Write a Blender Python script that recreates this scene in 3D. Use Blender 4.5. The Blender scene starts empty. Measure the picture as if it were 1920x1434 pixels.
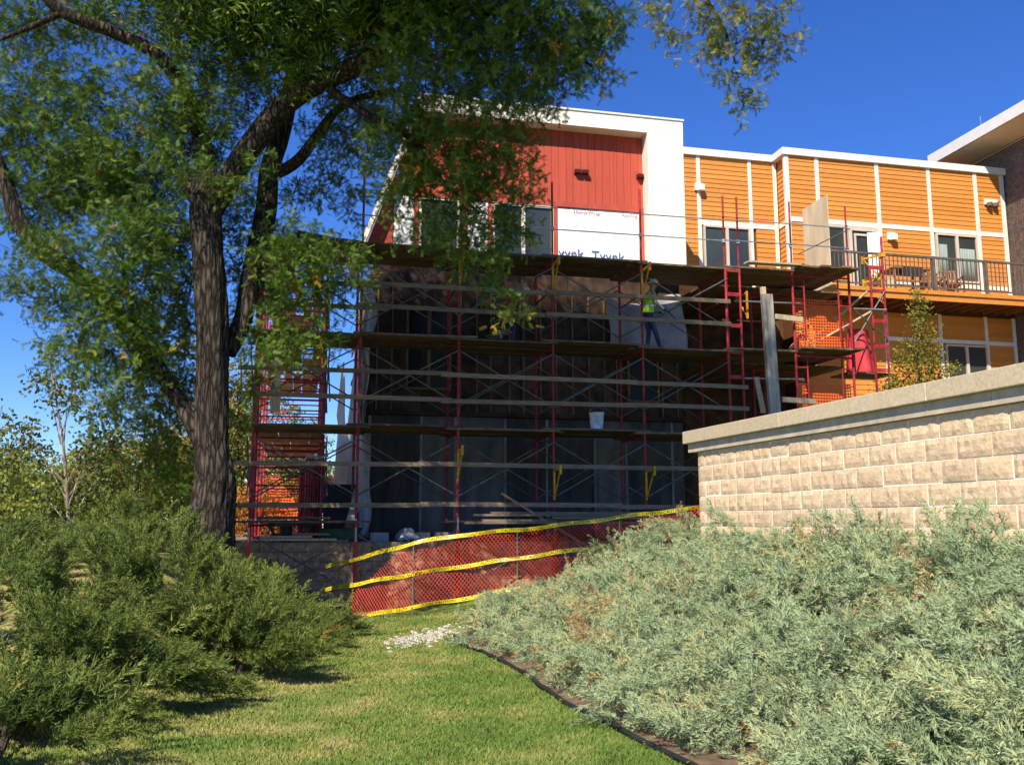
import bpy, bmesh, math, random
import numpy as np
from mathutils import Vector, Matrix, Quaternion

random.seed(7)
rng = np.random.default_rng(11)
S = bpy.context.scene
COL = S.collection
R = math.radians
PI = math.pi

# ------------------------------------------------------------------ camera, sky, sun, exposure
cam_d = bpy.data.cameras.new("camera")
cam_d.sensor_width = 36.0
cam_d.lens = 1740.0 / 1920.0 * 36.0
cam_d.clip_start = 0.1
cam_d.clip_end = 6000.0
cam = bpy.data.objects.new("camera", cam_d)
COL.objects.link(cam)
PITCH = R(8.587)
EYE = 1.6
cam.location = (0, 0, EYE)
cam.rotation_euler = (R(90) + PITCH, 0, 0)
S.camera = cam

SUN_EL = R(43.0)
SUN_AZ = R(23.0)          # degrees left of straight behind the camera
sun_vec = Vector((-math.sin(SUN_AZ) * math.cos(SUN_EL), -math.cos(SUN_AZ) * math.cos(SUN_EL), math.sin(SUN_EL)))
world = bpy.data.worlds.new("World")
S.world = world
world.use_nodes = True
wn = world.node_tree.nodes
wl = world.node_tree.links
wn.clear()
wo = wn.new("ShaderNodeOutputWorld")
wb = wn.new("ShaderNodeBackground")
sky = wn.new("ShaderNodeTexSky")
sky.sky_type = 'NISHITA'
sky.sun_disc = False
sky.sun_elevation = SUN_EL
# Nishita: rotation 0 puts the sun on +Y, positive turns clockwise seen from above
sky.sun_rotation = math.atan2(sun_vec.x, sun_vec.y)
sky.air_density = 1.0
sky.dust_density = 0.0
sky.ozone_density = 10.0
sky.altitude = 250
wb.inputs["Strength"].default_value = 0.105
hsv = wn.new("ShaderNodeHueSaturation")
hsv.inputs["Saturation"].default_value = 1.13
hsv.inputs["Hue"].default_value = 0.514
wl.new(sky.outputs[0], hsv.inputs["Color"])
wl.new(hsv.outputs[0], wb.inputs["Color"])
wl.new(wb.outputs[0], wo.inputs["Surface"])
sun_d = bpy.data.lights.new("sun", 'SUN')
sun_d.energy = 4.3
sun_d.angle = R(0.53)
sun_d.color = (1.0, 0.90, 0.74)
sun = bpy.data.objects.new("sun", sun_d)
COL.objects.link(sun)
sun.location = (-10, -20, 30)
sun.rotation_euler = sun_vec.to_track_quat('Z', 'Y').to_euler()
S.view_settings.view_transform = 'Standard'
S.view_settings.look = 'None'
S.view_settings.exposure = 0.78
S.view_settings.gamma = 1.0
S.view_settings.use_curve_mapping = False

# ------------------------------------------------------------------ coordinates
ANG = R(12.8)             # the facade runs 12.8 degrees off the picture plane
U = Vector((math.cos(ANG), math.sin(ANG), 0))
V = Vector((-math.sin(ANG), math.cos(ANG), 0))
O = Vector((-5.306, 18.965, 0))


def W(u, v, z):
    return O + U * u + V * v + Vector((0, 0, z))


def atY(px, py, Y):
    """the point on the photograph's sight line at ground distance Y"""
    dx = (px - 960) / 1740.0
    dy = (717 - py) / 1740.0
    c, s = math.cos(PITCH), math.sin(PITCH)
    r = Vector((dx, c - dy * s, s + dy * c))
    return Vector((0, 0, EYE)) + r * (Y / r.y)


def atz(px, py, z):
    p1 = atY(px, py, 1.0) - Vector((0, 0, EYE))
    return Vector((0, 0, EYE)) + p1 * ((z - EYE) / p1.z)


def sstep(t):
    t = np.clip(t, 0, 1)
    return t * t * (3 - 2 * t)


# edge of the juniper bed (lawn edging), from far to near
EDGE_PX = [(852, 1196), (868, 1210), (903, 1220), (930, 1237), (964, 1254), (995, 1273), (1013, 1292), (1047, 1313),
           (1081, 1337), (1116, 1351), (1150, 1371), (1184, 1393), (1219, 1407), (1257, 1426), (1300, 1452), (1390, 1520)]
EDGE = [atz(x, y, -0.02 - 0.009 * 8) for x, y in EDGE_PX]
EX = np.array([p.x for p in EDGE][::-1])
EY = np.array([p.y for p in EDGE][::-1])       # near to far


def edge_x(y):
    return np.interp(y, EY, EX)


def H(x, y):
    """ground height"""
    x = np.asarray(x, float)
    y = np.asarray(y, float)
    z = -0.009 * np.clip(y, 0, 18)
    d = (x - edge_x(np.clip(y, EY[0], 30))) * 0.96
    bed = 1.49 * sstep(d / 3.4) * (1 - sstep((y - 13.3) / 3.0))
    far = 0.138 * np.clip(x + 1.9, 0, 8) * sstep((y - 12.5) / 4.5)
    left = 1.25 * sstep((-2.7 - x) / 2.6) * sstep((y - 6.0) / 8.0) * (1 - .62 * sstep((y - 15.2) / 2.2) * sstep((x + 8.5) / 1.5))
    z = z + np.maximum(bed, far) + left + 0.02 * np.sin(x * 1.7 + y * .6) * np.cos(y * 1.1)
    drop = sstep((y - 26) / 30)
    return z * (1 - drop) - 0.3 * drop


def Hf(x, y):
    return float(H(x, y))


# ------------------------------------------------------------------ materials
def new_mat(name):
    m = bpy.data.materials.new(name)
    m.use_nodes = True
    nt = m.node_tree
    b = nt.nodes["Principled BSDF"]
    return m, nt, b


def mat(name, col, rough=0.7, var=0.15, scale=6.0, bump=0.0, bscale=40.0, metal=0.0, stretch=(1, 1, 1), col2=None, spec=0.3, detail=5.0):
    m, nt, b = new_mat(name)
    N, L = nt.nodes, nt.links
    geo = N.new("ShaderNodeNewGeometry")
    mp = N.new("ShaderNodeMapping")
    mp.inputs["Scale"].default_value = stretch
    L.new(geo.outputs["Position"], mp.inputs["Vector"])
    n = N.new("ShaderNodeTexNoise")
    n.inputs["Scale"].default_value = scale
    n.inputs["Detail"].default_value = detail
    L.new(mp.outputs[0], n.inputs["Vector"])
    r = N.new("ShaderNodeValToRGB")
    c2 = col2 if col2 else tuple(c * (1 - var * 1.4) for c in col)
    c1 = tuple(min(1, c * (1 + var)) for c in col)
    r.color_ramp.elements[0].position = 0.32
    r.color_ramp.elements[1].position = 0.68
    r.color_ramp.elements[0].color = (*c2, 1)
    r.color_ramp.elements[1].color = (*c1, 1)
    L.new(n.outputs[0], r.inputs[0])
    # a small random shift for each object
    oi = N.new("ShaderNodeObjectInfo")
    hs = N.new("ShaderNodeHueSaturation")
    mr = N.new("ShaderNodeMapRange")
    mr.inputs[3].default_value = 1 - var
    mr.inputs[4].default_value = 1 + var * .6
    L.new(oi.outputs["Random"], mr.inputs[0])
    L.new(mr.outputs[0], hs.inputs["Value"])
    L.new(r.outputs[0], hs.inputs["Color"])
    L.new(hs.outputs[0], b.inputs["Base Color"])
    b.inputs["Roughness"].default_value = rough
    b.inputs["Metallic"].default_value = metal
    b.inputs["Specular IOR Level"].default_value = spec
    if bump > 0:
        n2 = N.new("ShaderNodeTexNoise")
        n2.inputs["Scale"].default_value = bscale
        n2.inputs["Detail"].default_value = 6
        L.new(mp.outputs[0], n2.inputs["Vector"])
        bp = N.new("ShaderNodeBump")
        bp.inputs["Strength"].default_value = bump
        bp.inputs["Distance"].default_value = 0.02
        L.new(n2.outputs[0], bp.inputs["Height"])
        L.new(bp.outputs[0], b.inputs["Normal"])
    return m


def leaf_mat(name, ramp, rough=0.55, trans=0.25, pscale=1.2, psize=0.35, spec=0.25):
    """foliage: colour picked by the face attribute 'tint', shifted in drifts by position"""
    m, nt, b = new_mat(name)
    N, L = nt.nodes, nt.links
    at = N.new("ShaderNodeAttribute")
    at.attribute_name = "tint"
    geo = N.new("ShaderNodeNewGeometry")
    n = N.new("ShaderNodeTexNoise")
    n.inputs["Scale"].default_value = pscale
    n.inputs["Detail"].default_value = 3
    L.new(geo.outputs["Position"], n.inputs["Vector"])
    mm = N.new("ShaderNodeMath")
    mm.operation = 'MULTIPLY_ADD'
    mm.inputs[1].default_value = psize
    L.new(n.outputs[0], mm.inputs[0])
    L.new(at.outputs["Fac"], mm.inputs[2])
    sb = N.new("ShaderNodeMath")
    sb.operation = 'SUBTRACT'
    sb.inputs[1].default_value = psize * 0.5
    L.new(mm.outputs[0], sb.inputs[0])
    r = N.new("ShaderNodeValToRGB")
    e = r.color_ramp.elements
    e[0].position, e[0].color = ramp[0][0], (*ramp[0][1], 1)
    e[1].position, e[1].color = ramp[-1][0], (*ramp[-1][1], 1)
    for p, c in ramp[1:-1]:
        k = e.new(p)
        k.color = (*c, 1)
    L.new(sb.outputs[0], r.inputs[0])
    L.new(r.outputs[0], b.inputs["Base Color"])
    b.inputs["Roughness"].default_value = rough
    b.inputs["Specular IOR Level"].default_value = spec
    if trans > 0:
        tr = N.new("ShaderNodeBsdfTranslucent")
        L.new(r.outputs[0], tr.inputs["Color"])
        mx = N.new("ShaderNodeMixShader")
        mx.inputs[0].default_value = trans
        L.new(b.outputs[0], mx.inputs[1])
        L.new(tr.outputs[0], mx.inputs[2])
        L.new(mx.outputs[0], N["Material Output"].inputs["Surface"])
    return m


M = {}
M['scaf_red'] = mat('scaffold_red', (0.36, 0.024, 0.03), 0.5, 0.25, 9, 0.15, 60, col2=(0.17, 0.016, 0.022))
M['brace'] = mat('galvanised', (0.15, 0.15, 0.152), 0.55, 0.25, 8, metal=0.5)
M['steel'] = mat('steel_tube', (0.42, 0.43, 0.45), 0.4, 0.2, 8, metal=0.6)
M['yellow'] = mat('yellow_paint', (0.62, 0.30, 0.02), 0.5, 0.2, 9)
M['plank'] = mat('old_plank', (0.165, 0.11, 0.068), 0.85, 0.35, 4, 0.35, 30, stretch=(.6, 6, 6), col2=(0.075, 0.05, 0.034))
M['rail_wood'] = mat('rail_lumber', (0.22, 0.155, 0.095), 0.8, 0.3, 4, 0.25, 30, stretch=(.6, 4, 8), col2=(0.17, 0.125, 0.085))
M['lumber'] = mat('pale_lumber', (0.55, 0.42, 0.27), 0.8, 0.2, 6, 0.2, 40, stretch=(8, 8, 1), col2=(0.36, 0.27, 0.17))
M['grey_timber'] = mat('weathered_timber', (0.44, 0.39, 0.32), 0.85, 0.2, 1.6, 0.3, 40, stretch=(5, 5, .6), col2=(0.17, 0.165, 0.155))
M['plank_new'] = mat('newer_plank', (0.40, 0.28, 0.19), 0.85, 0.25, 4, 0.3, 30, stretch=(6, .6, 6), col2=(0.25, 0.17, 0.11))
M['ply'] = mat('plywood', (0.66, 0.53, 0.36), 0.75, 0.15, 3, 0.1, 60, stretch=(1, 1, .3))
M['red_siding'] = mat('red_siding', (0.52, 0.088, 0.05), 0.7, 0.07, 9, 0.4, 30, stretch=(10, 10, .25), col2=(0.43, 0.065, 0.038))
M['red_trim'] = mat('red_trim', (0.47, 0.08, 0.05), 0.6, 0.1, 5)
M['white'] = mat('cream_panel', (0.86, 0.81, 0.71), 0.6, 0.04, 3)
M['trim'] = mat('white_trim', (0.78, 0.73, 0.64), 0.55, 0.05, 5)
M['wrap'] = mat('house_wrap', (0.80, 0.81, 0.83), 0.5, 0.03, 4, 0.12, 3)
M['wrap_film'] = mat('grey_film', (0.40, 0.37, 0.37), 0.35, 0.25, 2, 0.25, 5, spec=0.5)
M['orange'] = mat('orange_siding', (0.64, 0.25, 0.048), 0.65, 0.12, 8, 0.3, 60, stretch=(1, 1, 8))
M['orange_back'] = mat('siding_gap', (0.12, 0.045, 0.012), 0.9, 0.1, 5)
M['glass'] = mat('window_glass', (0.045, 0.055, 0.05), 0.12, 0.2, 0.6, spec=0.5)
M['glass_shaded'] = mat('shaded_glass', (0.016, 0.017, 0.016), 0.45, 0.2, 1.5, spec=0.25)  # darker copy of the glass, with the scaffold front's shade in its colour
M['curtain'] = mat('curtain', (0.26, 0.31, 0.28), 0.8, 0.12, 3, 0.5, 14, stretch=(14, 14, .4))
M['frame_tan'] = mat('window_vinyl', (0.58, 0.50, 0.40), 0.5, 0.06, 4)
M['wrap_shaded'] = mat('shaded_wrap', (0.48, 0.48, 0.50), 0.5, 0.15, 2, 0.3, 5)  # house wrap greyed down: shade at the left corner put into the colour
M['dark_metal'] = mat('dark_bronze', (0.135, 0.11, 0.098), 0.5, 0.2, 6)
M['vent_dark'] = mat('vent_shadow', (0.06, 0.012, 0.01), 0.8, 0.1, 6)
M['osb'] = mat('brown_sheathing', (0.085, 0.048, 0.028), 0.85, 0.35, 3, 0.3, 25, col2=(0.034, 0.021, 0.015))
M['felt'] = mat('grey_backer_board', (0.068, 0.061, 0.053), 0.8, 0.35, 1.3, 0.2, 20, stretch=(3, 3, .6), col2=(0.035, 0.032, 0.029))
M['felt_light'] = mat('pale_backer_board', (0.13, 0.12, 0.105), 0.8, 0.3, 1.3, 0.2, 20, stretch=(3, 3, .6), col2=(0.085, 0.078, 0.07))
M['joint_tape'] = mat('joint_tape', (0.24, 0.225, 0.20), 0.8, 0.2, 3)
M['stud'] = mat('stud_wood', (0.20, 0.115, 0.055), 0.8, 0.25, 4, stretch=(6, 6, 1))
M['brown_wall'] = mat('brown_wall', (0.20, 0.13, 0.10), 0.85, 0.2, 3)
M['block'] = mat('split_block', (0.70, 0.53, 0.34), 0.92, 0.10, 14, 0.4, 34, col2=(0.60, 0.44, 0.275), detail=8)
M['block_old'] = mat('retaining_block', (0.37, 0.25, 0.155), 0.92, 0.2, 9, 0.8, 30, col2=(0.22, 0.15, 0.095), detail=8)
M['mortar'] = mat('mortar', (0.86, 0.78, 0.64), 0.9, 0.08, 20, 0.3, 60)
M['joint_dark'] = mat('dry_joint', (0.09, 0.07, 0.05), 0.95, 0.2, 10)
M['cap'] = mat('cast_stone', (0.56, 0.46, 0.31), 0.9, 0.08, 30, 0.25, 120, col2=(0.46, 0.375, 0.25), detail=8)
M['cap2'] = mat('cast_stone_lower', (0.58, 0.49, 0.35), 0.9, 0.12, 6, 0.25, 120, col2=(0.44, 0.37, 0.27))
M['brick'] = mat('dark_brick', (0.105, 0.076, 0.064), 0.85, 0.3, 7, 0.4, 60, col2=(0.055, 0.042, 0.037))
M['brick_mortar'] = mat('pale_mortar', (0.52, 0.45, 0.38), 0.9, 0.1, 9)
M['tape'] = mat('caution_tape', (0.83, 0.66, 0.02), 0.35, 0.06, 6, spec=0.5)
M['ink'] = mat('black_print', (0.02, 0.02, 0.018), 0.5, 0.05)
M['ink_blue'] = mat('blue_print', (0.06, 0.13, 0.27), 0.6, 0.05)
M['ink_red'] = mat('red_print', (0.38, 0.10, 0.10), 0.6, 0.05)
M['mesh_red'] = mat('orange_red_netting', (0.62, 0.06, 0.022), 0.5, 0.1, 5)
M['mesh_orange'] = mat('orange_netting', (0.85, 0.14, 0.03), 0.5, 0.08, 5)
M['stake'] = mat('steel_stake', (0.15, 0.16, 0.13), 0.6, 0.2, 9)
M['post_sunlit'] = mat('sunlit_red_post', (0.66, 0.05, 0.03), 0.5, 0.15, 9)
M['lime'] = mat('lime_vest', (0.42, 0.86, 0.03), 0.6, 0.05)
M['reflect'] = mat('vest_stripe', (0.7, 0.72, 0.7), 0.4, 0.05)
M['jeans'] = mat('denim', (0.035, 0.055, 0.12), 0.85, 0.2, 12)
M['sleeve'] = mat('grey_shirt', (0.24, 0.28, 0.25), 0.85, 0.1, 8)
M['rust_shirt'] = mat('rust_shirt', (0.36, 0.055, 0.02), 0.85, 0.1, 8)
M['skin'] = mat('skin', (0.42, 0.24, 0.16), 0.6, 0.08)
M['hair'] = mat('dark_hair', (0.03, 0.02, 0.015), 0.7, 0.1)
M['hat'] = mat('hard_hat', (0.72, 0.72, 0.68), 0.35, 0.03)
M['glove'] = mat('dark_glove', (0.02, 0.02, 0.022), 0.8, 0.1)
M['bucket'] = mat('plastic_bucket', (0.62, 0.66, 0.70), 0.5, 0.15, 7, col2=(0.30, 0.36, 0.42))
M['blackplastic'] = mat('black_plastic', (0.025, 0.025, 0.027), 0.55, 0.2, 5)
M['cmu'] = mat('concrete_block', (0.36, 0.355, 0.34), 0.95, 0.1, 20, 0.4, 70)
M['film'] = mat('plastic_bundle', (0.42, 0.46, 0.52), 0.3, 0.3, 5, 0.7, 8, spec=0.5)
M['green_tub'] = mat('green_tub', (0.06, 0.12, 0.08), 0.5, 0.2, 5)
M['tarp'] = mat('crimson_tarp', (0.60, 0.05, 0.065), 0.5, 0.12, 3, 0.5, 4)
M['terracotta'] = mat('terracotta', (0.42, 0.15, 0.07), 0.8, 0.15, 8)
M['teak'] = mat('teak', (0.30, 0.15, 0.07), 0.6, 0.2, 5)
M['cushion'] = mat('dark_cushion', (0.05, 0.035, 0.03), 0.85, 0.2, 5)
M['soil'] = mat('bare_soil', (0.25, 0.17, 0.10), 0.95, 0.25, 9, 0.9, 60, col2=(0.15, 0.10, 0.065), detail=8)
M['terrace'] = mat('dirt_terrace', (0.22, 0.17, 0.12), 0.95, 0.25, 5, 0.7, 40)
M['stone'] = mat('white_stone', (0.66, 0.60, 0.53), 0.85, 0.12, 30, 0.3, 40, col2=(0.42, 0.37, 0.32))
M['edging'] = mat('black_edging', (0.028, 0.03, 0.032), 0.55, 0.2, 6)
M['roof_white'] = mat('white_fascia', (0.76, 0.73, 0.69), 0.55, 0.04, 4)
M['soffit'] = mat('tan_soffit', (0.76, 0.67, 0.54), 0.7, 0.05, 4)
M['bark_twig'] = mat('twig_bark', (0.075, 0.055, 0.042), 0.9, 0.2, 9)


def bark_mat(name, c_hi, c_lo, sx=1.0):
    m, nt, b = new_mat(name)
    N, L = nt.nodes, nt.links
    geo = N.new("ShaderNodeNewGeometry")
    mp = N.new("ShaderNodeMapping")
    mp.inputs["Scale"].default_value = (9 * sx, 9 * sx, 1.6 * sx)
    L.new(geo.outputs["Position"], mp.inputs["Vector"])
    nz = N.new("ShaderNodeTexNoise")
    nz.inputs["Scale"].default_value = 1.6
    nz.inputs["Detail"].default_value = 8
    nz.inputs["Roughness"].default_value = 0.65
    L.new(mp.outputs[0], nz.inputs["Vector"])
    vo = N.new("ShaderNodeTexVoronoi")
    vo.feature = 'DISTANCE_TO_EDGE'
    vo.inputs["Scale"].default_value = 1.5
    mixv = N.new("ShaderNodeVectorMath")
    mixv.operation = 'MULTIPLY_ADD'
    mixv.inputs[1].default_value = (.8, .8, .8)
    L.new(nz.outputs["Color"], mixv.inputs[0])
    L.new(mp.outputs[0], mixv.inputs[2])
    L.new(mixv.outputs[0], vo.inputs["Vector"])
    mu = N.new("ShaderNodeMath")
    mu.operation = 'MULTIPLY'
    L.new(nz.outputs[0], mu.inputs[0])
    mr = N.new("ShaderNodeMapRange")
    mr.inputs[2].default_value = 0.30
    mr.inputs[3].default_value = 0.15
    mr.inputs[4].default_value = 1.2
    L.new(vo.outputs["Distance"], mr.inputs[0])
    L.new(mr.outputs[0], mu.inputs[1])
    r = N.new("ShaderNodeValToRGB")
    r.color_ramp.elements[0].position = .08
    r.color_ramp.elements[1].position = .62
    r.color_ramp.elements[0].color = (*c_lo, 1)
    r.color_ramp.elements[1].color = (*c_hi, 1)
    L.new(mu.outputs[0], r.inputs[0])
    L.new(r.outputs[0], b.inputs["Base Color"])
    b.inputs["Roughness"].default_value = .95
    b.inputs["Specular IOR Level"].default_value = .15
    bp = N.new("ShaderNodeBump")
    bp.inputs["Strength"].default_value = 1.0
    bp.inputs["Distance"].default_value = .05
    L.new(mu.outputs[0], bp.inputs["Height"])
    L.new(bp.outputs[0], b.inputs["Normal"])
    return m


M['bark'] = bark_mat('locust_bark', (0.115, 0.092, 0.073), (0.014, 0.011, 0.009))
M['birch'] = bark_mat('birch_bark', (0.60, 0.53, 0.44), (0.20, 0.16, 0.13), 1.5)


def lawn_nodes(nt, b, ground):
    """dry straw-coloured drifts in green turf, by position; shared by the soil sheet and the blades"""
    N, L = nt.nodes, nt.links
    geo = N.new("ShaderNodeNewGeometry")
    n1 = N.new("ShaderNodeTexNoise")
    n1.inputs["Scale"].default_value = 1.1
    n1.inputs["Detail"].default_value = 6
    n1.inputs["Roughness"].default_value = .62
    L.new(geo.outputs["Position"], n1.inputs["Vector"])
    # the turf is drier on the left half of the path of lawn
    sx = N.new("ShaderNodeSeparateXYZ")
    L.new(geo.outputs["Position"], sx.inputs[0])
    ad = N.new("ShaderNodeMath")
    ad.operation = 'MULTIPLY_ADD'
    ad.inputs[1].default_value = -0.045
    L.new(sx.outputs[0], ad.inputs[0])
    L.new(n1.outputs[0], ad.inputs[2])
    at = N.new("ShaderNodeAttribute")
    at.attribute_name = "tint"
    a2 = N.new("ShaderNodeMath")
    a2.operation = 'MULTIPLY_ADD'
    a2.inputs[1].default_value = 0.0 if ground else 0.28
    L.new(at.outputs["Fac"], a2.inputs[0])
    L.new(ad.outputs[0], a2.inputs[2])
    r = N.new("ShaderNodeValToRGB")
    e = r.color_ramp.elements
    o = 0.0 if ground else 0.14
    e[0].position, e[0].color = 0.30 + o, (0.095, 0.155, 0.028, 1)
    e[1].position, e[1].color = 0.88 + o, (0.46, 0.37, 0.16, 1)
    k = e.new(0.52 + o)
    k.color = (0.145, 0.21, 0.040, 1)
    k = e.new(0.66 + o)
    k.color = (0.26, 0.265, 0.075, 1)
    L.new(a2.outputs[0], r.inputs[0])
    L.new(r.outputs[0], b.inputs["Base Color"])
    b.inputs["Roughness"].default_value = .75
    b.inputs["Specular IOR Level"].default_value = .2
    if ground:
        n2 = N.new("ShaderNodeTexNoise")
        n2.inputs["Scale"].default_value = 45
        n2.inputs["Detail"].default_value = 5
        L.new(geo.outputs["Position"], n2.inputs["Vector"])
        bp = N.new("ShaderNodeBump")
        bp.inputs["Strength"].default_value = .8
        bp.inputs["Distance"].default_value = .03
        L.new(n2.outputs[0], bp.inputs["Height"])
        L.new(bp.outputs[0], b.inputs["Normal"])


m_, nt_, b_ = new_mat('turf')
lawn_nodes(nt_, b_, True)
M['turf'] = m_
m_, nt_, b_ = new_mat('grass_blade')
lawn_nodes(nt_, b_, False)
M['blade'] = m_

M['locust'] = leaf_mat('locust_leaf', [(0.0, (0.042, 0.084, 0.011)), (0.45, (0.076, 0.143, 0.016)), (0.72, (0.145, 0.211, 0.022)),
                                      (0.90, (0.303, 0.271, 0.028)), (0.97, (0.498, 0.230, 0.032)), (1.0, (0.553, 0.217, 0.032))], trans=.3)
M['locust_yellow'] = leaf_mat('turning_locust_leaf', [(0.0, (0.07, 0.11, 0.02)), (0.4, (0.17, 0.19, 0.03)), (1.0, (0.45, 0.36, 0.06))], trans=.3)
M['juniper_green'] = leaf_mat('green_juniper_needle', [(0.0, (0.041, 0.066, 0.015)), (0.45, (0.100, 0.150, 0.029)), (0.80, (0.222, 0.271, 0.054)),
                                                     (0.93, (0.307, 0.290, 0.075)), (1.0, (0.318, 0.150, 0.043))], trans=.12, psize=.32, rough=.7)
M['juniper_blue'] = leaf_mat('blue_juniper_needle', [(0.0, (0.133, 0.161, 0.082)), (0.30, (0.263, 0.333, 0.170)), (0.55, (0.344, 0.433, 0.241)), (0.76, (0.430, 0.463, 0.215)),
                                                    (0.90, (0.489, 0.416, 0.184)), (0.96, (0.396, 0.201, 0.091)), (1.0, (0.349, 0.130, 0.062))], trans=.12, psize=.34, pscale=1.6, rough=.7)
M['bush'] = leaf_mat('bush_leaf', [(0.0, (0.080, 0.119, 0.023)), (0.5, (0.189, 0.231, 0.039)), (0.85, (0.362, 0.350, 0.065)), (1.0, (0.609, 0.420, 0.078))], trans=.3)
M['yellowing'] = leaf_mat('yellowing_leaf', [(0.0, (0.121, 0.142, 0.029)), (0.5, (0.270, 0.257, 0.046)), (1.0, (0.567, 0.432, 0.072))], trans=.3)
M['autumn'] = leaf_mat('autumn_leaf', [(0.0, (0.28, 0.17, 0.03)), (0.5, (0.48, 0.21, 0.035)), (1.0, (0.55, 0.14, 0.03))], trans=.3)
M['birch_leaf'] = leaf_mat('birch_leaf', [(0.0, (0.063, 0.084, 0.031)), (0.6, (0.140, 0.168, 0.049)), (1.0, (0.308, 0.238, 0.098))], trans=.25)
M['sapling'] = leaf_mat('sapling_leaf', [(0.0, (0.10, 0.13, 0.02)), (0.5, (0.24, 0.22, 0.035)), (0.8, (0.42, 0.30, 0.05)), (1.0, (0.40, 0.14, 0.04))], trans=.3)


# ------------------------------------------------------------------ mesh helpers
class MB:
    def __init__(s):
        s.v, s.f, s.mi = [], [], []

    def add(s, verts, faces, mi=0):
        o = len(s.v)
        s.v += [tuple(p) for p in verts]
        s.f += [tuple(i + o for i in f) for f in faces]
        s.mi += [mi] * len(faces)

    def hexa(s, p, mi=0):
        """8 points: bottom ring 0-3, top ring 4-7"""
        s.add(p, [(3, 2, 1, 0), (4, 5, 6, 7), (0, 1, 5, 4), (1, 2, 6, 5), (2, 3, 7, 6), (3, 0, 4, 7)], mi)

    def box(s, x0, x1, y0, y1, z0, z1, mi=0):
        s.hexa([(x0, y0, z0), (x1, y0, z0), (x1, y1, z0), (x0, y1, z0), (x0, y0, z1), (x1, y0, z1), (x1, y1, z1), (x0, y1, z1)], mi)

    def fbox(s, u0, u1, v0, v1, z0, z1, mi=0):
        """a box square to the facade"""
        s.hexa([W(u0, v0, z0), W(u1, v0, z0), W(u1, v1, z0), W(u0, v1, z0), W(u0, v0, z1), W(u1, v0, z1), W(u1, v1, z1), W(u0, v1, z1)], mi)

    def bar(s, a, b, w, h, up=(0, 0, 1), mi=0):
        a, b = Vector(a), Vector(b)
        d = (b - a).normalized()
        up = Vector(up)
        if abs(d.dot(up)) > .98:
            up = Vector((1, 0, 0))
        x = d.cross(up).normalized() * (w / 2)
        y = x.cross(d).normalized() * (h / 2)
        s.hexa([a - x - y, a + x - y, b + x - y, b - x - y, a - x + y, a + x + y, b + x + y, b - x + y], mi)

    def tube(s, pts, r, n=8, cap=True, mi=0):
        pts = [Vector(p) for p in pts]
        rs = r if isinstance(r, (list, tuple)) else [r] * len(pts)
        rings = []
        prev = None
        for i, p in enumerate(pts):
            d = (pts[min(i + 1, len(pts) - 1)] - pts[max(i - 1, 0)]).normalized()
            if prev is None:
                x = d.orthogonal().normalized()
            else:
                x = (prev - d * prev.dot(d)).normalized()
            prev = x
            y = d.cross(x)
            rings.append([p + (x * math.cos(2 * PI * k / n) + y * math.sin(2 * PI * k / n)) * rs[i] for k in range(n)])
        o = len(s.v)
        for g in rings:
            s.v += [tuple(q) for q in g]
        for i in range(len(pts) - 1):
            for k in range(n):
                k2 = (k + 1) % n
                s.f.append((o + i * n + k, o + i * n + k2, o + (i + 1) * n + k2, o + (i + 1) * n + k))
                s.mi.append(mi)
        if cap:
            s.f.append(tuple(o + k for k in range(n))[::-1])
            s.f.append(tuple(o + (len(pts) - 1) * n + k for k in range(n)))
            s.mi += [mi, mi]

    def prism(s, poly_uz, v0, v1, mi=0):
        """polygon in facade (u, z), extruded from v0 to v1"""
        n = len(poly_uz)
        p = [W(a, v0, b) for a, b in poly_uz] + [W(a, v1, b) for a, b in poly_uz]
        fs = [tuple(range(n))[::1], tuple(range(n, 2 * n))[::-1]]
        fs += [(i, i + n, (i + 1) % n + n, (i + 1) % n) for i in range(n)]
        s.add(p, fs, mi)

    def lathe(s, prof, n=16, c=(0, 0, 0), mi=0):
        o = len(s.v)
        for r, z in prof:
            for k in range(n):
                s.v.append((c[0] + r * math.cos(2 * PI * k / n), c[1] + r * math.sin(2 * PI * k / n), c[2] + z))
        for i in range(len(prof) - 1):
            for k in range(n):
                k2 = (k + 1) % n
                s.f.append((o + i * n + k, o + i * n + k2, o + (i + 1) * n + k2, o + (i + 1) * n + k))
                s.mi.append(mi)

    def mesh(s, name, mats):
        me = bpy.data.meshes.new(name)
        me.from_pydata(s.v, [], s.f)
        if not isinstance(mats, (list, tuple)):
            mats = [mats]
        for m in mats:
            me.materials.append(m)
        if len(mats) > 1:
            me.polygons.foreach_set('material_index', s.mi)
        bm = bmesh.new()
        bm.from_mesh(me)
        bmesh.ops.recalc_face_normals(bm, faces=bm.faces)
        bm.to_mesh(me)
        bm.free()
        return me

    def build(s, name, mats, parent=None, smooth=False):
        me = s.mesh(name, mats)
        if smooth:
            me.shade_smooth()
        return put(name, me, parent)


def put(name, me, parent=None, loc=None, rz=None):
    """link a mesh as an object; with no loc under a parent, the mesh is in world coordinates"""
    o = bpy.data.objects.new(name, me)
    COL.objects.link(o)
    if parent is not None:
        o.parent = parent
        if loc is None:
            q = parent
            mtx = Matrix.Identity(4)
            chain = []
            while q is not None:
                chain.append(q)
                q = q.parent
            for q in chain[::-1]:
                mtx = mtx @ q.matrix_parent_inverse @ Matrix.LocRotScale(q.location, q.rotation_euler, q.scale)
            o.matrix_parent_inverse = mtx.inverted()
    if loc is not None:
        o.location = loc
    if rz is not None:
        o.rotation_euler = (0, 0, rz)
    return o


def tag(o, label=None, cat=None, group=None, kind=None):
    if label:
        o['label'] = label
    if cat:
        o['category'] = cat
    if group:
        o['group'] = group
    if kind:
        o['kind'] = kind
    return o


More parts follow.
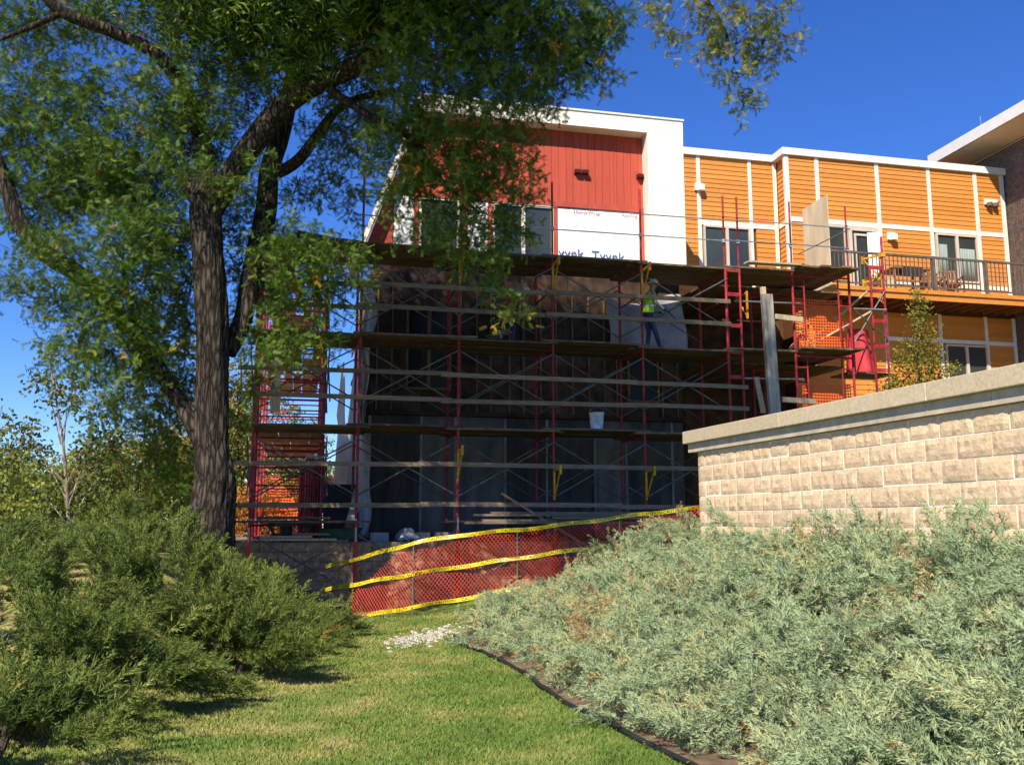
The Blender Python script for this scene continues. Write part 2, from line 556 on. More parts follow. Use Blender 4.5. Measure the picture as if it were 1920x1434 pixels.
def thing(name, loc, label, cat, group=None, rz=0.0):
    o = bpy.data.objects.new(name, None)
    o.empty_display_size = .2
    COL.objects.link(o)
    o.location = loc
    o.rotation_euler = (0, 0, rz)
    return tag(o, label, cat, group)


def dup(root, loc, rz, label, group=None):
    r = root.copy()
    COL.objects.link(r)
    r.location = loc
    r.rotation_euler = (0, 0, rz)
    r['label'] = label
    if group:
        r['group'] = group
    for ch in list(root.children):
        c = ch.copy()
        COL.objects.link(c)
        c.parent = r
        for g in ch.children:
            d = g.copy()
            COL.objects.link(d)
            d.parent = c
    return r


def box_mesh(name, x0, x1, y0, y1, z0, z1, m):
    b = MB()
    b.box(x0, x1, y0, y1, z0, z1)
    return b.mesh(name, m)


def text_mesh(body, size, m, xscale=1.0):
    cu = bpy.data.curves.new('lettering', 'FONT')
    cu.body = body
    cu.size = size
    cu.align_x = 'CENTER'
    cu.align_y = 'CENTER'
    cu.resolution_u = 3
    ob = bpy.data.objects.new('lettering_source', cu)
    COL.objects.link(ob)
    dg = bpy.context.evaluated_depsgraph_get()
    me = bpy.data.meshes.new_from_object(ob.evaluated_get(dg))
    bpy.data.objects.remove(ob)
    if xscale != 1:
        for v in me.vertices:
            v.co.x *= xscale
    me.materials.clear()
    me.materials.append(m)
    return me


def np_mesh(name, verts, tris, tint, m, parent=None):
    """a big triangle mesh from arrays with a face attribute 'tint'"""
    me = bpy.data.meshes.new(name)
    nv, nt = len(verts), len(tris)
    me.vertices.add(nv)
    me.vertices.foreach_set('co', np.ascontiguousarray(verts, np.float32).ravel())
    me.loops.add(nt * 3)
    me.loops.foreach_set('vertex_index', np.ascontiguousarray(tris, np.int32).ravel())
    me.polygons.add(nt)
    me.polygons.foreach_set('loop_start', np.arange(0, nt * 3, 3, dtype=np.int32))
    if tint is not None:
        a = me.attributes.new('tint', 'FLOAT', 'FACE')
        a.data.foreach_set('value', np.ascontiguousarray(tint, np.float32))
    me.materials.append(m)
    me.update(calc_edges=True)
    return put(name, me, parent)


def scatter(templates, pos, dirs, roll, scale, tint, tint_jit=0.08):
    """copies of template meshes (axis +Z) along dirs; returns verts, tris, tint arrays"""
    pos = np.asarray(pos, float)
    dirs = np.asarray(dirs, float)
    dirs = dirs / np.linalg.norm(dirs, axis=1, keepdims=True)
    n = len(pos)
    ref = np.where(np.abs(dirs[:, 2:3]) > .95, np.array([[1.0, 0, 0]]), np.array([[0, 0, 1.0]]))
    x = np.cross(ref, dirs)
    x /= np.linalg.norm(x, axis=1, keepdims=True)
    y = np.cross(dirs, x)
    c, s = np.cos(roll)[:, None], np.sin(roll)[:, None]
    x2 = x * c + y * s
    y2 = -x * s + y * c
    which = rng.integers(0, len(templates), n)
    VV, TT, CC = [], [], []
    off = 0
    for k, (tv, tt, tc) in enumerate(templates):
        idx = np.where(which == k)[0]
        if len(idx) == 0:
            continue
        sc = np.asarray(scale)[idx][:, None, None]
        P = pos[idx][:, None, :] + sc * (tv[None, :, 0:1] * x2[idx][:, None, :] + tv[None, :, 1:2] * y2[idx][:, None, :] + tv[None, :, 2:3] * dirs[idx][:, None, :])
        VV.append(P.reshape(-1, 3))
        t = tt[None] + (np.arange(len(idx)) * len(tv))[:, None, None] + off
        TT.append(t.reshape(-1, 3))
        cc = np.asarray(tint)[idx][:, None] + tc[None] + rng.normal(0, tint_jit, (len(idx), len(tt)))
        CC.append(np.clip(cc.ravel(), 0, 1))
        off += len(idx) * len(tv)
    return np.concatenate(VV), np.concatenate(TT), np.concatenate(CC)


def tri_list(tris):
    """list of (p0,p1,p2,tint) -> template arrays"""
    v = np.array([p for t in tris for p in t[:3]], float)
    t = np.arange(len(v)).reshape(-1, 3)
    c = np.array([q[3] for q in tris], float)
    return v, t, c

# ================================================================== the ground
def grid_sheet(name, xs, ys, zf, m, dz=0.0):
    X, Y = np.meshgrid(xs, ys)
    Z = zf(X, Y) + dz
    v = np.stack([X.ravel(), Y.ravel(), Z.ravel()], 1)
    nx, ny = len(xs), len(ys)
    me = bpy.data.meshes.new(name)
    i = np.arange((nx - 1) * (ny - 1))
    r, c = i // (nx - 1), i % (nx - 1)
    a = r * nx + c
    me.from_pydata(v.tolist(), [], np.stack([a, a + 1, a + nx + 1, a + nx], 1).tolist())
    me.materials.append(m)
    me.shade_smooth()
    return put(name, me)


xs = np.unique(np.concatenate([np.linspace(-400, -30, 12), np.linspace(-30, -8, 23), np.linspace(-8, 9, 120), np.linspace(9, 40, 20), np.linspace(40, 400, 10)]))
ys = np.unique(np.concatenate([np.linspace(-60, 0, 12), np.linspace(0, 22, 150), np.linspace(22, 60, 30), np.linspace(60, 900, 25)]))
lawn = tag(grid_sheet('lawn', xs, ys, H, M['turf']), kind='structure')

# bed of bare soil under the blue junipers, its edge is the lawn edging
b = MB()
rows = []
sy = np.linspace(EY[0], 16.5, 70)
for y in sy:
    x0 = float(edge_x(min(y, EY[-1]))) + (0 if y <= EY[-1] else (y - EY[-1]) * .25)
    rows.append([(x0 + d, y, Hf(x0 + d, y) + .018) for d in (0.0, .15, .3, .5, .8, 1.2, 1.7, 2.3, 3.0, 3.8, 5.0)])
for i in range(len(rows) - 1):
    for k in range(10):
        b.add([rows[i][k], rows[i][k + 1], rows[i + 1][k + 1], rows[i + 1][k]], [(0, 1, 2, 3)])
bed = tag(b.build('soil_bed', M['soil'], smooth=True), kind='structure')

# raised dirt terrace behind the retaining wall, on which the building stands
b = MB()
b.fbox(-14, 40, .36, 60, -.4, 1.2)
tag(b.build('dirt_terrace', M['terrace']), kind='structure')

# ================================================================== retaining walls
def block_variants(n, L, h, d, rough, seg=(6, 3)):
    """split-faced blocks: front face at y=0 facing -y, broken and uneven"""
    out = []
    for k in range(n):
        b = MB()
        nx, nz = seg
        pts = []
        for j in range(nz + 1):
            for i in range(nx + 1):
                x = L * i / nx
                z = h * j / nz
                edge = (i in (0, nx)) or (j in (0, nz))
                y = .004 if edge else -abs(random.gauss(rough, rough * .6))
                pts.append((x + (0 if i in (0, nx) else random.uniform(-.012, .012)), y, z))
        fs = [(j * (nx + 1) + i, j * (nx + 1) + i + 1, (j + 1) * (nx + 1) + i + 1, (j + 1) * (nx + 1) + i) for j in range(nz) for i in range(nx)]
        b.add(pts, fs)
        b.add([(0, .004, 0), (L, .004, 0), (L, .004, h), (0, .004, h), (0, d, 0), (L, d, 0), (L, d, h), (0, d, h)],
              [(0, 1, 5, 4), (2, 3, 7, 6), (1, 2, 6, 5), (3, 0, 4, 7)])
        out.append(b)
    return out


# --- old dark retaining wall below the scaffold
rw = thing('retaining_wall', W(0, .3, -.2), 'old tan block retaining wall behind the red netting, under the scaffold', 'wall')
b = MB()
b.fbox(-2.5, 22, .325, .62, -.5, 1.18)
b.build('wall_core', M['joint_dark'], rw)
vm = [q.mesh('retaining_block', M['block_old']) for q in block_variants(8, .448, .19, .05, .010)]
n = 0
for j in range(8):
    for i in range(34):
        u0 = -1.4 + .46 * i + (.23 if j % 2 else 0)
        z0 = -.38 + .198 * j
        if u0 > 12.5:
            continue
        if Hf(*W(u0, .3, 0).xy) > z0 + .25:
            continue
        if n < 290:
            put('block', random.choice(vm), rw, W(u0, .31 + random.uniform(-.008, .008), z0) - W(0, .3, -.2), ANG)
            n += 1

# --- the pale split-face wall with the stone cap at the right
A0 = Vector((2.54, 13.0, 0))
DW = Vector((0.279, -0.960, 0))      # from the far end towards the viewer
NW = Vector((-DW.y, DW.x, 0)) * -1   # towards the lawn
if NW.x > 0:
    NW = -NW
WANG = math.atan2(DW.y, DW.x)
WL = 9.0


def WW(t, n, z):
    return A0 + DW * t + NW * n + Vector((0, 0, z))


pw = thing('block_wall', WW(0, 0, .8), 'pale split-face block wall with a cast stone cap beside the blue junipers', 'wall')


def wbox(b, t0, t1, n0, n1, z0, z1):
    b.hexa([WW(t0, n0, z0), WW(t1, n0, z0), WW(t1, n1, z0), WW(t0, n1, z0), WW(t0, n0, z1), WW(t1, n0, z1), WW(t1, n1, z1), WW(t0, n1, z1)])


CAPZ = 2.865
b = MB()
wbox(b, .16, WL, -.30, -.0075, -.5, CAPZ - .30)
b.build('mortar_joints', M['mortar'], pw)
vm = [q.mesh('split_block', M['block']) for q in block_variants(10, .393, .191, .05, .005, (8, 4))]
vh = [q.mesh('split_half_block', M['block']) for q in block_variants(4, .190, .192, .05, .006, (4, 4))]
ch = .2035
for j in range(9):
    z0 = CAPZ - .30 - ch * (j + 1) + .006
    # full blocks run both ways from the control joint at t = 1.14
    t = 1.14 + (0.203 if j % 2 else 0)
    if j % 2:
        put('block', random.choice(vh), pw, WW(1.145, random.uniform(-.004, .004), z0) - pw.location, WANG)
    while t < WL - .41:
        put('block', random.choice(vm), pw, WW(t + .006, random.uniform(-.005, .005), z0) - pw.location, WANG)
        t += .406
    t = 1.14 - (0.203 if j % 2 else 0)
    if j % 2:
        put('block', random.choice(vh), pw, WW(1.14 - .197, random.uniform(-.004, .004), z0) - pw.location, WANG)
    while t > .3:
        t -= .406
        if t < -.03:
            put('block', random.choice(vh), pw, WW(t + .406 - .2, 0, z0) - pw.location, WANG)
            break
        put('block', random.choice(vm), pw, WW(t + .006, random.uniform(-.005, .005), z0) - pw.location, WANG)
# cap: two courses of cast stone, in lengths with open joints
t = -.10
k = 0
while t < WL:
    t1 = t + 2.43 if k else 2.36
    b = MB()
    wbox(b, t + .004, min(t1, WL) - .004, -.40, .115, CAPZ - .172, CAPZ)
    o = b.build('cap_stone', M['cap'], pw)
    md = o.modifiers.new('bevel', 'BEVEL')
    md.width = .008
    md.segments = 2
    b = MB()
    wbox(b, max(t, -.05) + .7 * (k > 0) + .003, min(t1 + .7, WL) - .003, -.36, .055, CAPZ - .294, CAPZ - .1745)
    b.build('band_stone', M['cap2'], pw)
    t = t1
    k += 1

# ================================================================== the red gabled building
bld = thing('apartment_building', W(6, 2.4, 1.2), 'red building with cream frame and exposed house wrap behind the scaffold', 'building')
# body, inset behind the claddings
b = MB()
b.prism([(2.5, .2), (10.42, .2), (10.42, 11.98), (3.75, 11.98), (2.62, 8.3), (2.5, 7.4)], 2.44, 9.5)
b.build('wall', M['brown_wall'], bld)
# cream frame
b = MB()
b.prism([(3.42, 11.66), (10.5, 11.66), (10.5, 12.06), (3.55, 12.06)], 1.95, 2.55)
b.build('frame_beam', M['white'], bld)
b = MB()
b.fbox(9.5, 10.497, 1.953, 2.55, 7.87, 11.658)
b.build('frame_post', M['white'], bld)
b = MB()
b.prism([(1.95, 7.55), (2.06, 7.55), (3.53, 11.658), (3.42, 11.658)], 1.953, 2.9)
b.build('frame_post', M['white'], bld)
b = MB()
b.prism([(2.062, 7.55), (2.10, 7.55), (3.57, 11.656), (3.532, 11.656)], 1.98, 2.88)
b.build('frame_lining', M['soffit'], bld)
b = MB()
b.fbox(3.5, 10.53, 1.92, 2.7, 12.062, 12.11)
b.build('roof_flashing', M['roof_white'], bld)
b = MB()
b.fbox(3.6, 10.45, 2.56, 9.4, 11.985, 12.07)
b.build('roof', M['roof_white'], bld)
# red vertical siding boards above the windows
sb_cache = {}


def vboard(u0, u1, z0, z1, v):
    key = (round(u1 - u0, 3), round(z1 - z0, 3))
    if key not in sb_cache:
        sb_cache[key] = box_mesh('siding_board', .004, u1 - u0 - .004, -.018, .02, 0, z1 - z0, M['red_siding'])
    put('siding_board', sb_cache[key], bld, W(u0, v + random.uniform(-.003, .003), z0) - bld.location, ANG)


u = 2.9
while u < 9.45:
    w = min(.196, 9.5 - u)
    ul = 2.30 + (9.75 - 7.3) * .3375
    ztop = 11.66
    zt = min(ztop, 7.3 + (u + .0 - 1.95) / .3375)
    if zt > 9.9:
        vboard(u, u + w, 9.74, zt, 2.36)
    u += .196
for uu in (5.20, 7.555, 8.69):
    b = MB()
    b.fbox(uu - .012, uu + .012, 2.33, 2.345, 9.74, 11.66)
    b.build('batten', M['red_trim'], bld)
b = MB()
b.fbox(2.75, 9.5, 2.31, 2.40, 9.60, 9.735)
b.build('red_band', M['red_trim'], bld)
for uu in (7.06, 9.42, 5.36, 4.72, 3.50):
    b = MB()
    b.fbox(uu, uu + .10, 2.315, 2.40, 7.87, 9.597)
    b.build('red_trim', M['red_trim'], bld)
# lower left red panel and the lower siding behind the top deck
b = MB()
b.prism([(2.24, 7.87), (2.98, 7.87), (2.98, 9.59), (2.83, 9.59)], 2.33, 2.42)
b.build('siding_panel', M['red_siding'], bld)
def sheet(name, m, parent, fn, nu, nz, thick=.01):
    b = MB()
    for i in range(nu):
        for j in range(nz):
            b.add([fn(i / nu, j / nz), fn((i + 1) / nu, j / nz), fn((i + 1) / nu, (j + 1) / nz), fn(i / nu, (j + 1) / nz)], [(0, 1, 2, 3)])
    me = b.mesh(name, m)
    bm = bmesh.new()
    bm.from_mesh(me)
    bmesh.ops.remove_doubles(bm, verts=bm.verts, dist=.0005)
    bmesh.ops.recalc_face_normals(bm, faces=bm.faces)
    bm.to_mesh(me)
    bm.free()
    me.shade_smooth()
    o = put(name, me, parent)
    md = o.modifiers.new('thick', 'SOLIDIFY')
    md.thickness = thick
    return o



# house wrap sheets
for (u0, u1) in ((7.165, 9.415), (4.825, 5.355), (3.0, 3.495)):
    sheet('house_wrap', M['wrap'], bld, lambda s, q, u0=u0, u1=u1: W(u0 + (u1 - u0) * s, 2.345 + .004 * math.sin(s * 7 + q * 3) * math.sin(q * 5 + u0), 7.87 + 1.715 * q), 14, 12, .006)
RF = Matrix((U, Vector((0, 0, 1)), -V)).transposed().to_euler()


def lettering(body, size, u, z, v, m, parent, xs=1.0):
    o = put('lettering', text_mesh(body, size, m, xs), None)
    o.location = W(u, v, z)
    o.rotation_euler = RF
    loc = o.matrix_basis.copy()
    o.parent = parent
    o.matrix_parent_inverse = Matrix.Translation(-Vector(parent.location))
    return o


lettering('Tyvek', .33, 8.50, 8.36, 2.318, M['ink_blue'], bld, 1.12)
lettering('Tyvek', .33, 7.40, 8.38, 2.318, M['ink_blue'], bld, 1.12)
lettering('HomeWrap', .15, 7.95, 9.50, 2.318, M['ink_red'], bld)
lettering('HomeWrap', .15, 9.1, 9.50, 2.318, M['ink_red'], bld, .6)


def window(parent, u0, u1, z0, z1, v, panes=2, m='frame_tan', casing=.0, glass='glass', casing_mat='trim', curtain=False):
    f = .055
    b = MB()
    b.fbox(u0, u1, v, v + .09, z1 - f, z1)
    b.fbox(u0, u1, v, v + .09, z0, z0 + f)
    b.fbox(u0, u0 + f, v, v + .09, z0 + f, z1 - f)
    b.fbox(u1 - f, u1, v, v + .09, z0 + f, z1 - f)
    for k in range(1, panes):
        uu = u0 + (u1 - u0) * k / panes
        b.fbox(uu - .045, uu + .045, v - .004, v + .09, z0 + f, z1 - f)
    w = b.build('window', M[m], parent)
    for k in range(panes):
        a = u0 + (u1 - u0) * k / panes + (f if k == 0 else .045)
        e = u0 + (u1 - u0) * (k + 1) / panes - (f if k == panes - 1 else .045)
        b = MB()
        b.fbox(a, e, v + .05, v + .058, z0 + f, z1 - f)
        b.build('pane', M[glass], w)
    return w


# upper windows (cream casings)
window(bld, 5.47, 7.05, 7.88, 9.58, 2.30, 2, 'white')
window(bld, 3.62, 4.62, 7.88, 9.58, 2.30, 1, 'white')
# little vents in the red siding
for uu, zz in ((7.70, 10.60), (7.90, 10.60), (9.40, 10.62)):
    b = MB()
    b.fbox(uu - .095, uu + .095, 2.325, 2.338, zz - .10, zz + .11)
    o = b.build('wall_vent', M['red_trim'], bld)
    b = MB()
    b.prism([(uu - .08, zz - .09), (uu + .08, zz - .09), (uu + .08, zz + .0), (uu - .08, zz + .0)], 2.20, 2.324)
    b.build('vent_hood', M['vent_dark'], o)  # hood coloured near-black, the vent's shadow put into its colour
# stripped lower front: grey backer boards below, brown sheathing with studs above
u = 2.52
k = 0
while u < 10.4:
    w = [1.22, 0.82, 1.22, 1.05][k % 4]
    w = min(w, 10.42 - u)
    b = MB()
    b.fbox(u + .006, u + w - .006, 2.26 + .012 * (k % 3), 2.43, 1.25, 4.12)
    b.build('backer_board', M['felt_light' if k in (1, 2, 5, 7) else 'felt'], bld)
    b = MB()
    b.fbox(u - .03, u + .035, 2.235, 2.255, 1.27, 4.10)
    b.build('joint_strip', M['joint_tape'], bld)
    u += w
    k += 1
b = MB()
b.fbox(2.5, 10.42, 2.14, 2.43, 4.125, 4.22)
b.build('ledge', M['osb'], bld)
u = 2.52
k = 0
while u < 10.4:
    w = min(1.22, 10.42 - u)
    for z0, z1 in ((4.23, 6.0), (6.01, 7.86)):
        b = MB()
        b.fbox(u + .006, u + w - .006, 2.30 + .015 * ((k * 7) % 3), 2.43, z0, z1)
        b.build('sheathing_shade_board', M['osb'], bld)
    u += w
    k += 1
st = box_mesh('stud', -.02, .02, -.04, .0, 0, 3.0, M['stud'])
for i in range(20):
    uu = 2.62 + i * .406
    if 3.3 < uu < 4.55 or 8.9 < uu < 9.85:
        continue
    put('stud', st, bld, W(uu + random.uniform(-.05, .05), 2.295, 4.24) - bld.location, ANG)
window(bld, 3.35, 4.45, 4.75, 6.75, 2.25, 2, 'stud', glass='glass_shaded')
window(bld, 8.95, 9.8, 4.6, 6.6, 2.25, 1, 'stud', glass='glass_shaded')
window(bld, 6.2, 6.9, 1.9, 3.6, 2.22, 1, 'felt', glass='glass_shaded')
# torn white wrap hanging at the left corner and on the left side wall
sheet('hanging_wrap', M['wrap_shaded'], bld, lambda a, c: W(2.28 + .20 * a + .10 * math.sin(c * 9) * a + .05 * math.sin(c * 23), 1.98 + .07 * math.sin(a * 7 + c * 8) + .05 * a, 1.3 + 5.9 * c), 10, 44)
sheet('torn_wrap', M['wrap_shaded'], bld, lambda a, c: W(2.32 - .42 * a + .07 * math.sin(a * 11 + c * 5), 2.1 + 3.6 * a, 1.9 + .5 * a + (3.6 - 1.4 * a + .7 * math.sin(a * 9) + .5 * math.sin(a * 23)) * c), 30, 16)
b = MB()
for z in (1.3, 2.2, 3.1, 4.0, 4.9, 5.8, 6.7):
    b.fbox(2.40, 2.43, 2.5, 9.3, z, z + .09)
b.build('side_batten', M['stud'], bld)
# loose grey film sheets hanging inside the scaffold at the right
film = sheet('plastic_film', M['wrap_film'], None, lambda a, c: W(8.35 + 2.0 * a + .05 * math.sin(c * 5), 1.98 - .07 * math.sin(a * 5 + c * 2) - .30 * (1 - c) * a, 5.72 + 1.50 * c * (1 - .10 * math.sin(a * 5))), 30, 24)
tag(film, 'loose grey plastic film sagging behind the worker in the lime vest', 'plastic sheet')

# ================================================================== the orange wing
ow = thing('apartment_wing', W(18, 4.6, 1.2), 'orange lap-sided apartment wing with white trim and a long balcony', 'building')
VR, VL = 4.4, 5.05
b = MB()
b.prism([(14.93, .5), (22.5, .5), (22.5, 12.5), (14.93, 12.5)], VR + .05, 12)
b.prism([(10.0, .5), (14.92, .5), (14.92, 12.5), (10.0, 12.5)], VL + .05, 12)
b.build('wall', M['orange_back'], ow)
lap_cache = {}
LAPS = [0]
stuffb = MB()


def lap(u0, u1, z, v, h=.145, side=False):
    """one clapboard: a wedge, thick at its lower edge"""
    L = u1 - u0
    key = (round(L, 2), side)
    if key not in lap_cache:
        bb = MB()
        bb.hexa([(0, -.024, 0), (L, -.024, 0), (L, .04, 0), (0, .04, 0), (0, -.006, h + .012), (L, -.006, h + .012), (L, .04, h + .012), (0, .04, h + .012)])
        lap_cache[key] = bb.mesh('lap_board', M['orange'])
    if LAPS[0] < 296:
        LAPS[0] += 1
        put('lap_board', lap_cache[key], ow, (W(u0, v, z) if not side else W(14.955, v, z)) - ow.location, ANG if not side else ANG - PI / 2)
    else:
        p = [(0, -.024, 0), (L, -.024, 0), (L, .04, 0), (0, .04, 0), (0, -.006, h + .012), (L, -.006, h + .012), (L, .04, h + .012), (0, .04, h + .012)]
        stuffb.hexa([W(u0 + q[0], v + q[1], z + q[2]) for q in p])


def lapfield(u0, u1, z0, z1, v):
    z = z0
    while z < z1 - .03:
        lap(u0, u1, z, v, min(.145, z1 - z))
        z += .145


# right part, upper field and lower field, between the trims
for a, c in ((14.93, 15.8), (15.93, 17.84), (17.97, 19.65), (19.77, 21.32), (21.45, 22.29)):
    lapfield(a, c, 10.61, 12.5, VR)
for a, c, z1 in ((14.93, 15.8, 10.45), (17.97, 19.72, 10.45), (21.45, 22.29, 10.45)):
    lapfield(a, c, 8.3, z1, VR)
for a, c in ((12.37, 13.93), (14.04, 14.76)):
    lapfield(a, c, 10.53, 12.5, VL)
lapfield(14.15, 14.76, 7.9, 10.36, VL)
lapfield(11.6, 12.25, 7.9, 12.5, VL)
lapfield(15.93, 16.8, 8.3, 8.97, VR)
lapfield(19.77, 21.32, 8.3, 8.72, VR)
lapfield(17.97, 19.72, 4.6, 6.97, VR)
lapfield(21.45, 22.33, 4.6, 6.97, VR)
lapfield(21.45, 22.33, 7.1, 7.85, VR)
lapfield(19.84, 21.32, 7.1, 7.85, VR)
lapfield(17.97, 19.72, 7.1, 7.85, VR)
lapfield(14.93, 17.9, 4.6, 7.85, VR)
for i in range(7):
    b = MB()
    b.fbox(10.45 + .62 * i, 10.45 + .62 * i + .612, VL - .02, VL + .045, 1.3, 7.88)
    b.build('sheathing_shade_board', M['osb'], ow)  # dark boards in place of orange siding: deck shade put into their colour
# the return of the jog
z = 7.9
while z < 12.4:
    if not (10.36 < z + .1 < 10.55):
        p = [(14.905, VR + .1, z), (14.905, VL - .02, z), (14.95, VL - .02, z), (14.95, VR + .1, z), (14.925, VR + .1, z + .155), (14.925, VL - .02, z + .155), (14.95, VL - .02, z + .155), (14.95, VR + .1, z + .155)]
        bb = MB()
        bb.hexa([W(q[0], q[1], q[2]) for q in p])
        bb.build('return_board', M['orange'], ow)
    z += .145
o = stuffb.build('lower_lap_boards', M['orange'], ow)
o['kind'] = 'stuff'


def trim(u0, u1, z0, z1, v, name='trim_board', m='trim', d=.035):
    b = MB()
    b.fbox(u0, u1, v - d, v + .045, z0, z1)
    return b.build(name, M[m], ow)


for a, c in ((15.8, 15.93), (17.84, 17.97), (19.65, 19.77), (21.32, 21.45), (22.29, 22.44)):
    trim(a, c, 8.2, 12.5, VR)
trim(14.78, 14.93, 7.9, 12.5, VR, d=.04)
for a, c in ((12.25, 12.37), (13.93, 14.04)):
    trim(a, c, 7.9, 12.5, VL)
trim(14.76, 14.88, 7.9, 12.5, VL)
for a, c in ((14.93, 15.8), (15.93, 17.84), (17.97, 19.65), (19.77, 21.32), (21.45, 22.29)):
    trim(a, c, 10.455, 10.60, VR, 'band_board', d=.032)
for a, c in ((12.37, 13.93), (14.04, 14.76)):
    trim(a, c, 10.37, 10.52, VL, 'band_board', d=.032)
b = MB()
b.fbox(14.90, 14.915, VR + .09, VL - .036, 10.40, 10.55)
b.build('band_board', M['trim'], ow)
trim(14.72, 22.6, 12.505, 12.72, VR, 'parapet_cap', 'roof_white', .10)
trim(10.55, 14.71, 12.505, 12.72, VL, 'parapet_cap', 'roof_white', .10)
b = MB()
b.fbox(14.72, 14.93, VR + .05, VL + .06, 12.505, 12.719)
b.build('parapet_cap', M['roof_white'], ow)
for a, c in ((17.84, 17.97), (19.71, 19.83), (21.33, 21.44), (22.34, 22.45)):
    trim(a, c, 4.4, 7.86, VR)
for a, c in ((17.97, 19.71), (19.83, 21.33), (21.44, 22.34)):
    trim(a, c, 6.98, 7.10, VR, 'band_board', d=.03)
for a, c in ((17.97, 19.65), (19.77, 21.32), (21.45, 22.29)):
    trim(a, c, 8.73, 8.86, VR, 'base_board', d=.034)
# windows
window(ow, 12.42, 13.93, 8.6, 10.36, VL - .06, 2)
window(ow, 19.83, 21.30, 8.90, 10.43, VR - .06, 2)
for k, (a, c) in enumerate(((19.93, 20.22), (20.66, 21.20))):
    sheet('curtain', M['curtain'], ow, lambda s, q, a=a, c=c: W(a + (c - a) * s, VR - .022 + .008 * math.sin(s * 40), 8.97 + (1.12 - .1 * k) * q), 40, 2, .003)
window(ow, 16.0, 16.72, 9.0, 10.43, VR - .06, 1)
window(ow, 19.9, 21.36, 5.3, 6.95, VR - .06, 2)
# balcony door, standing open, with its pale curtain
b = MB()
b.fbox(16.80, 16.92, VR - .07, VR + .04, 8.2, 10.44)
b.fbox(17.70, 17.82, VR - .07, VR + .04, 8.2, 10.44)
b.fbox(16.92, 17.70, VR - .07, VR + .04, 10.30, 10.44)
dr = b.build('door_frame', M['frame_tan'], ow)
b = MB()
b.fbox(16.92, 17.70, VR - .01, VR + .0, 8.2, 10.30)
b.build('door_glass', M['glass'], dr)
b = MB()
b.fbox(17.0, 17.06, VR - .05, VR - .02, 8.22, 10.22)
b.fbox(17.06, 17.42, VR - .05, VR - .02, 10.15, 10.22)
b.build('screen_door', M['frame_tan'], dr)
sheet('door_curtain', M['white'], dr, lambda s, q: W(17.40 + .34 * s, VR - .10 - .15 * s + .02 * math.sin(s * 25), 8.24 + 2.0 * q), 24, 2, .006)
# lights and vents on the siding
for uu, vv, zz, w in ((12.30, VL, 11.53, .13), (18.24, VR, 10.22, .12)):
    b = MB()
    b.fbox(uu - w, uu + w, vv - .10, vv - .03, zz - .13, zz + .10)
    o = b.build('wall_light', M['trim'], ow)
    b = MB()
    b.fbox(uu - .05, uu + .12, vv - .22, vv - .102, zz - .15, zz + .03)
    b.build('light_hood', M['white'], o)
b = MB()
b.fbox(21.66, 22.12, VR - .09, VR - .025, 11.48, 11.66)
o = b.build('wall_vent', M['trim'], ow)
for uu in (21.78, 22.0):
    b = MB()
    b.lathe([(.0, -.06), (.09, -.06), (.09, .05), (.0, .05)], 12)
    me = b.mesh('vent_hood', M['dark_metal'])
    q = put('vent_hood', me, o, None)
    q.location = W(uu, VR - .13, 11.47)
# ---- balcony
VB = 3.0
b = MB()
b.fbox(14.95, 26, VB + .041, VR - .05, 8.08, 8.17)
bal = b.build('balcony_deck', M['orange'], ow)
b = MB()
b.fbox(14.95, 26, VB, VB + .04, 7.90, 8.15)
b.build('deck_fascia', M['orange'], bal)
b = MB()
b.fbox(14.95, 26, VB - .045, VB - .003, 8.075, 8.185)
b.build('deck_nosing', M['orange'], bal)
for i in range(26):
    uu = 15.1 + .41 * i
    b = MB()
    b.fbox(uu, uu + .045, VB + .042, VR - .06, 7.92, 8.078)
    b.build('joist', M['stud'], bal)
b = MB()
b.fbox(15.0, 26, VB + .02, VB + .075, 9.16, 9.22)
b.fbox(15.0, 26, VB + .03, VB + .065, 8.27, 8.31)
rl = b.build('railing', M['dark_metal'], ow)
bm_ = box_mesh('baluster', -.011, .011, -.011, .011, 0, .86, M['dark_metal'])
pm_ = box_mesh('rail_post', -.04, .04, -.04, .04, 0, 1.06, M['dark_metal'])
uu = 15.05
while uu < 23.5:
    o = put('baluster', bm_, rl, W(uu, VB + .047, 8.305), ANG)
    uu += .135
for uu in (15.1, 16.93, 18.65, 20.40, 22.1):
    o = put('rail_post', pm_, rl, W(uu, VB + .05, 8.17), ANG)
# lower balcony railing just above the wall cap
b = MB()
b.fbox(19.6, 24, VB + .02, VB + .07, 5.22, 5.28)
b.fbox(19.6, 24, VB + .03, VB + .06, 4.35, 4.39)
rl2 = b.build('railing', M['dark_metal'], ow)
uu = 19.65
while uu < 23:
    o = put('baluster', bm_, rl2, W(uu, VB + .045, 4.385), ANG)
    uu += .135
b = MB()
b.fbox(14.95, 24, VB, VR - .05, 4.1, 4.34)
b.build('balcony_deck', M['orange'], ow)

